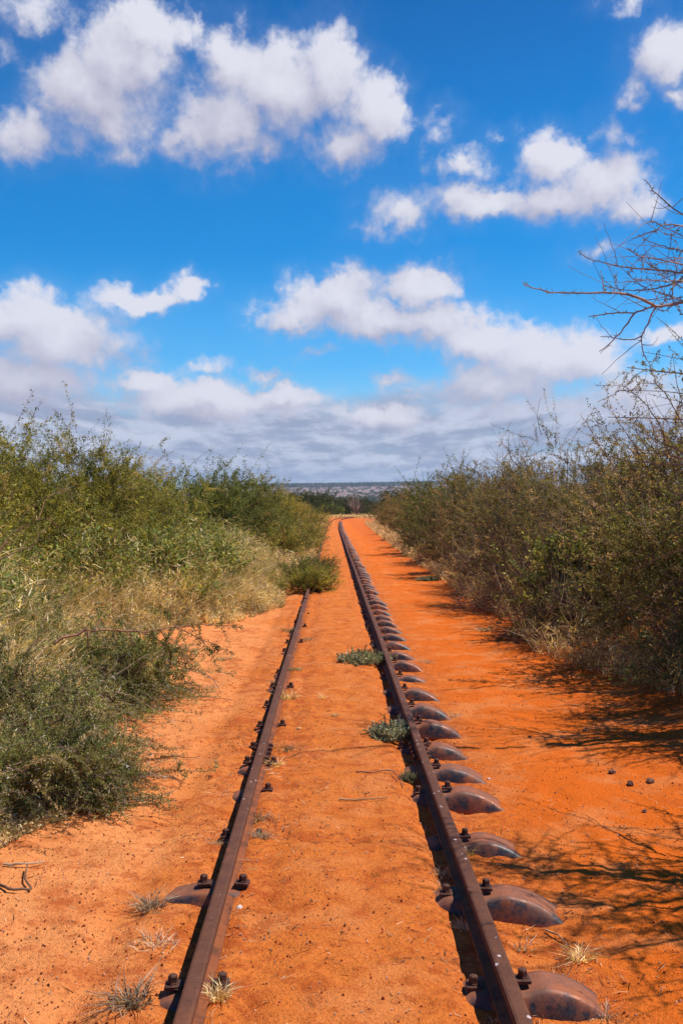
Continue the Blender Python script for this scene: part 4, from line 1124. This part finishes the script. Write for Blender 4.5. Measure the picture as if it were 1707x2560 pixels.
# ------------------------------------------------------------------ haze
hx, y0, y1, z0, z1 = 6450, -400, 6600, -40, 235
V = [(-hx, y0, z0), (hx, y0, z0), (hx, y1, z0), (-hx, y1, z0), (-hx, y0, z1), (hx, y0, z1), (hx, y1, z1), (-hx, y1, z1)]
Qd = [(0, 3, 2, 1), (4, 5, 6, 7), (0, 1, 5, 4), (1, 2, 6, 5), (2, 3, 7, 6), (3, 0, 4, 7)]
m, N = material('haze_air')
pv = N.new('ShaderNodeVolumePrincipled'); pv.inputs['Color'].default_value = (.62, .76, 1, 1); pv.inputs['Density'].default_value = .000085
pv.inputs['Anisotropy'].default_value = .2
o = N.new('ShaderNodeOutputMaterial'); N.l.new(pv.outputs[0], o.inputs['Volume'])
HAZE = True
if HAZE: tag(meshobj('haze', V, Qd, m), kind='stuff')

# ------------------------------------------------------------------ sun and sky
EL, AZ = math.radians(61), math.radians(82)
Sd = Vector((math.cos(EL) * math.sin(AZ), math.cos(EL) * math.cos(AZ), math.sin(EL)))
ld = bpy.data.lights.new('sun', 'SUN'); ld.energy = 4.7; ld.angle = math.radians(.5); ld.color = (1, .95, .87)
lo = link(bpy.data.objects.new('sun', ld)); lo.rotation_euler = (-Sd).to_track_quat('-Z', 'Y').to_euler(); lo.location = (30, -5, 60)

def azel(xd, yd):
    """displayed photo coords (1568 wide) -> azimuth, elevation of that direction"""
    a = (xd * 1.0887 - VX) / F; b = (VY - yd * 1.0887) / F
    return math.atan(a), math.atan2(b, math.hypot(1, a))
U = 1.0887 / F
CLOUDS = [  # cx, cy, rx, ry, tilt(deg), strength
    (345, 70, 95, 62, 10, 1), (280, 150, 135, 100, 0, 1.05), (180, 205, 125, 80, -20, 1), (265, 300, 78, 82, 0, .9), (55, 318, 85, 66, 0, .9), (435, 82, 58, 46, 0, .7), (225, 235, 140, 100, 0, 1),
    (540, 150, 85, 75, 0, 1), (640, 205, 150, 112, 0, 1.1), (510, 285, 140, 95, 0, 1.05), (755, 170, 95, 100, 0, 1), (860, 260, 82, 82, 0, 1), (790, 335, 115, 62, 0, .85), (660, 105, 60, 40, 0, .7), (440, 310, 80, 62, 0, .85), (560, 350, 100, 45, 0, .7),
    (1275, 375, 88, 66, 0, 1), (1385, 425, 115, 78, -15, 1), (1120, 465, 135, 48, 8, .95), (915, 480, 85, 66, 0, .8), (1050, 375, 75, 36, 0, .6), (1250, 470, 150, 46, 0, .9), (870, 535, 60, 30, 0, .5), (1440, 470, 80, 40, 0, .8),
    (775, 680, 120, 66, 0, 1.1), (680, 725, 110, 50, 0, 1), (960, 655, 105, 56, -5, 1.1), (880, 735, 230, 52, 0, 1), (1010, 745, 130, 50, 10, .9),
    (1250, 830, 200, 82, 0, 1), (1110, 790, 170, 70, 10, .95), (1350, 830, 110, 72, 0, .95), (1130, 890, 220, 70, 0, .9), (1480, 900, 150, 60, 0, .8),
    (40, 730, 120, 76, 0, 1), (140, 790, 190, 85, 0, 1), (330, 700, 110, 36, -6, .95), (430, 665, 48, 34, 0, .9), (265, 690, 70, 40, 0, .85), (40, 870, 240, 85, 0, 1),
    (340, 870, 110, 34, 0, 1), (470, 915, 260, 50, 0, 1), (660, 905, 110, 36, 0, 1), (880, 950, 140, 40, 0, .9),
    (480, 840, 66, 32, 0, .55), (620, 858, 80, 18, 0, .5), (900, 868, 56, 26, 0, .55), (720, 815, 70, 14, 0, .4), (1388, 580, 68, 30, 0, .62), (1525, 770, 70, 32, 0, .8),
    (1530, 120, 85, 66, 0, .95), (1460, 222, 34, 28, 0, .5), (1556, 212, 45, 30, 0, .7), (1420, 298, 48, 34, 0, .4), (1010, 300, 48, 40, 0, .42), (70, 25, 90, 48, 0, .55), (1440, 4, 60, 24, 0, .5), (25, 135, 40, 25, 0, .35), (1150, 315, 40, 20, 0, .33),
    # clouds the frame does not show, so that the sky carries on to both sides
    (2000, 300, 260, 120, 0, 1), (2300, 620, 300, 110, 0, 1), (-420, 250, 240, 120, 0, 1), (-700, 600, 300, 100, 0, 1), (1850, 760, 200, 70, 0, 1), (-350, 820, 260, 80, 0, 1),
]
world = bpy.data.worlds.new('World'); SC.world = world; world.use_nodes = True
world.node_tree.nodes.clear(); N = NT(world.node_tree)

grp = bpy.data.node_groups.new('cloud_density', 'ShaderNodeTree')
grp.interface.new_socket('Vector', in_out='INPUT', socket_type='NodeSocketVector')
grp.interface.new_socket('Density', in_out='OUTPUT', socket_type='NodeSocketFloat')
grp.interface.new_socket('Body', in_out='OUTPUT', socket_type='NodeSocketFloat')
Gp = NT(grp); gi = Gp.new('NodeGroupInput'); go = Gp.new('NodeGroupOutput')
p = gi.outputs[0]
w1 = Gp.v('SCALE', Gp.v('SUBTRACT', Gp.noise(p, 26, 3, .5, out='Color'), (.5, .5, .5)), .042)
w2 = Gp.v('SCALE', Gp.v('SUBTRACT', Gp.noise(p, 85, 4, .58, out='Color'), (.5, .5, .5)), .018)
q = Gp.v('ADD', Gp.v('ADD', p, w1), w2)
qx, qy = Gp.sep(q)[:2]
acc = None
for (cx, cy, rx, ry, tl, st) in CLOUDS:
    a, e = azel(cx, cy)
    mp = Gp.new('ShaderNodeMapping', vector_type='TEXTURE')
    Gp.l.new(Gp.comb(qx, qy, 0. if acc is None else acc), mp.inputs[0]); mp.inputs['Location'].default_value = (a, e, 0); mp.inputs['Rotation'].default_value = (0, 0, math.radians(-tl))
    mp.inputs['Scale'].default_value = (rx * U * 1.24, ry * U * 1.24, 1e6)
    ln = Gp.v('LENGTH', mp.outputs[0], out=1)
    d = Gp.m('MULTIPLY_ADD', ln, -st, st)
    acc = d if acc is None else Gp.m('SMOOTH_MAX', acc, d, .30)
fine = Gp.m('MULTIPLY', Gp.m('SUBTRACT', Gp.noise(p, 24, 10, .60), .5), .66)
fine = Gp.m('ADD', fine, Gp.m('MULTIPLY', Gp.m('SUBTRACT', Gp.noise(Gp.v('ADD', p, w2), 95, 6, .62), .5), .26))
den = Gp.m('ADD', acc, Gp.m('MULTIPLY', fine, 1.45))
Gp.l.new(den, go.inputs[0]); Gp.l.new(Gp.m('ADD', acc, Gp.m('MULTIPLY', fine, .42)), go.inputs[1])

tc = N.new('ShaderNodeTexCoord').outputs['Generated']
X, Y, Z = N.sep(tc)[:3]
az = N.m('ARCTAN2', X, Y); el = N.m('ARCSINE', Z)
P = N.comb(az, el, 0.)
def dens(vec):
    g = N.new('ShaderNodeGroup'); g.node_tree = grp; N.l.new(vec, g.inputs[0]); return g.outputs
(dA, d0) = dens(P); d1 = dens(N.v('ADD', P, (.010, .016, 0.)))[1]
d2 = dens(N.v('ADD', P, (.016, .050, 0.)))[1]
lit = N.ss(N.m('ADD', N.m('MULTIPLY', N.m('SUBTRACT', d0, d1), .50), N.m('MULTIPLY', N.m('SUBTRACT', d0, d2), .40)), -.34, .66)
alpha = N.m('ADD', N.ss(dA, .06, N.m('MULTIPLY_ADD', lit, -.26, .80), 0, .94), N.ss(dA, -.40, .30, 0, .06))
thick = N.ss(d0, .25, 1.0)
# flat grey bands of cloud low over the horizon
elp = N.m('MAXIMUM', el, 0.)
low = N.comb(N.m('DIVIDE', az, N.m('ADD', elp, .055)), N.m('MULTIPLY', N.m('LOGARITHM', N.m('ADD', elp, .03), 2.718), 2.1), 0.)
b1 = N.noise(low, 1.9, 7, .58); b2 = N.noise(N.v('ADD', low, (.05, .20, 0)), 1.9, 7, .58)
b3 = N.noise(N.v('MULTIPLY', low, (.5, 1.6, 1)), 1.1, 5, .55)
bl = N.ss(N.m('ADD', N.m('SUBTRACT', b1, b2), N.m('MULTIPLY', N.m('SUBTRACT', b3, .5), .45)), -.13, .15)
amt = N.m('ADD', N.ss(el, .150, .080), N.m('MULTIPLY', N.m('SUBTRACT', b1, .5), 1.5))
balpha = N.m('MULTIPLY', N.ss(amt, .25, .95), N.ss(el, .0, .03, .93, 1))
bcol = N.mix(bl, (3.3, 3.75, 5.3), (6.3, 6.6, 7.9))
bcol = N.mix(N.ss(el, .05, .005), bcol, (3.0, 4.2, 6.2))
sky = N.new('ShaderNodeTexSky', sky_type='NISHITA'); sky.sun_disc = False
sky.sun_elevation = EL; sky.sun_rotation = AZ; sky.altitude = 500; sky.air_density = 1.0; sky.dust_density = .3; sky.ozone_density = 2.5
hs = N.new('ShaderNodeHueSaturation'); hs.inputs['Saturation'].default_value = 1.0; hs.inputs['Value'].default_value = 1.0
N.l.new(sky.outputs[0], hs.inputs['Color'])
cr = N.new('ShaderNodeValToRGB'); cr.color_ramp.interpolation = 'EASE'      # deep polarised blue, paler low down
N.l.new(N.m('MULTIPLY', el, 1.6), cr.inputs[0])
E = cr.color_ramp.elements
for k_, (e_, c_) in enumerate([(0.0, (.42, .62, .70)), (4.5, (.40, .66, .76)), (9, (.14, .56, .80)), (15, (.010, .445, .74)), (27, (.0, .265, .545)), (36, (.0, .23, .50))]):
    el_ = E[k_] if k_ < 2 else E.new(.5)
    el_.position = math.radians(e_) * 1.6; el_.color = (*c_, 1)
tint = N.v('SCALE', cr.outputs[0], 2.0)
skyc = N.mix(1.0, hs.outputs[0], tint, 'MULTIPLY')
ccol = N.mix(lit, (4.5, 4.45, 5.8), (7.9, 7.9, 8.75))
ccol = N.mix(N.m('MULTIPLY', thick, .0), ccol, (6.0, 6.0, 7.4))
c = N.mix(N.m('MULTIPLY', balpha, .96), skyc, bcol)
c = N.mix(N.m('MULTIPLY', alpha, N.ss(el, .02, .09, .25, .97)), c, ccol)
bg = N.new('ShaderNodeBackground'); bg.inputs['Strength'].default_value = .077
N.l.new(c, bg.inputs[0])
wo = N.new('ShaderNodeOutputWorld'); N.l.new(bg.outputs[0], wo.inputs[0])
world.cycles.sampling_method = 'MANUAL'; world.cycles.sample_map_resolution = 512

# ------------------------------------------------------------------ camera and render
cd = bpy.data.cameras.new('camera'); cam = link(bpy.data.objects.new('camera', cd)); SC.camera = cam
cd.sensor_fit = 'VERTICAL'; cd.sensor_height = 36; cd.sensor_width = 24; cd.lens = 36 * F / 2560
cd.clip_start = .05; cd.clip_end = 20000
yaw = math.atan((853.5 - VX) / F); pitch = math.atan((1271 - 1280) / F)
cam.location = (0, 0, 1.70); cam.rotation_euler = (PI / 2 + pitch, 0, -yaw)
vs = SC.view_settings; vs.view_transform = 'Standard'; vs.look = 'None'; vs.exposure = .38; vs.gamma = 1
SC.cycles.max_bounces = 6; SC.cycles.diffuse_bounces = 3; SC.cycles.glossy_bounces = 2; SC.cycles.transmission_bounces = 3; SC.cycles.volume_bounces = 0
SC.cycles.transparent_max_bounces = 4
SC.cycles.use_denoising = True
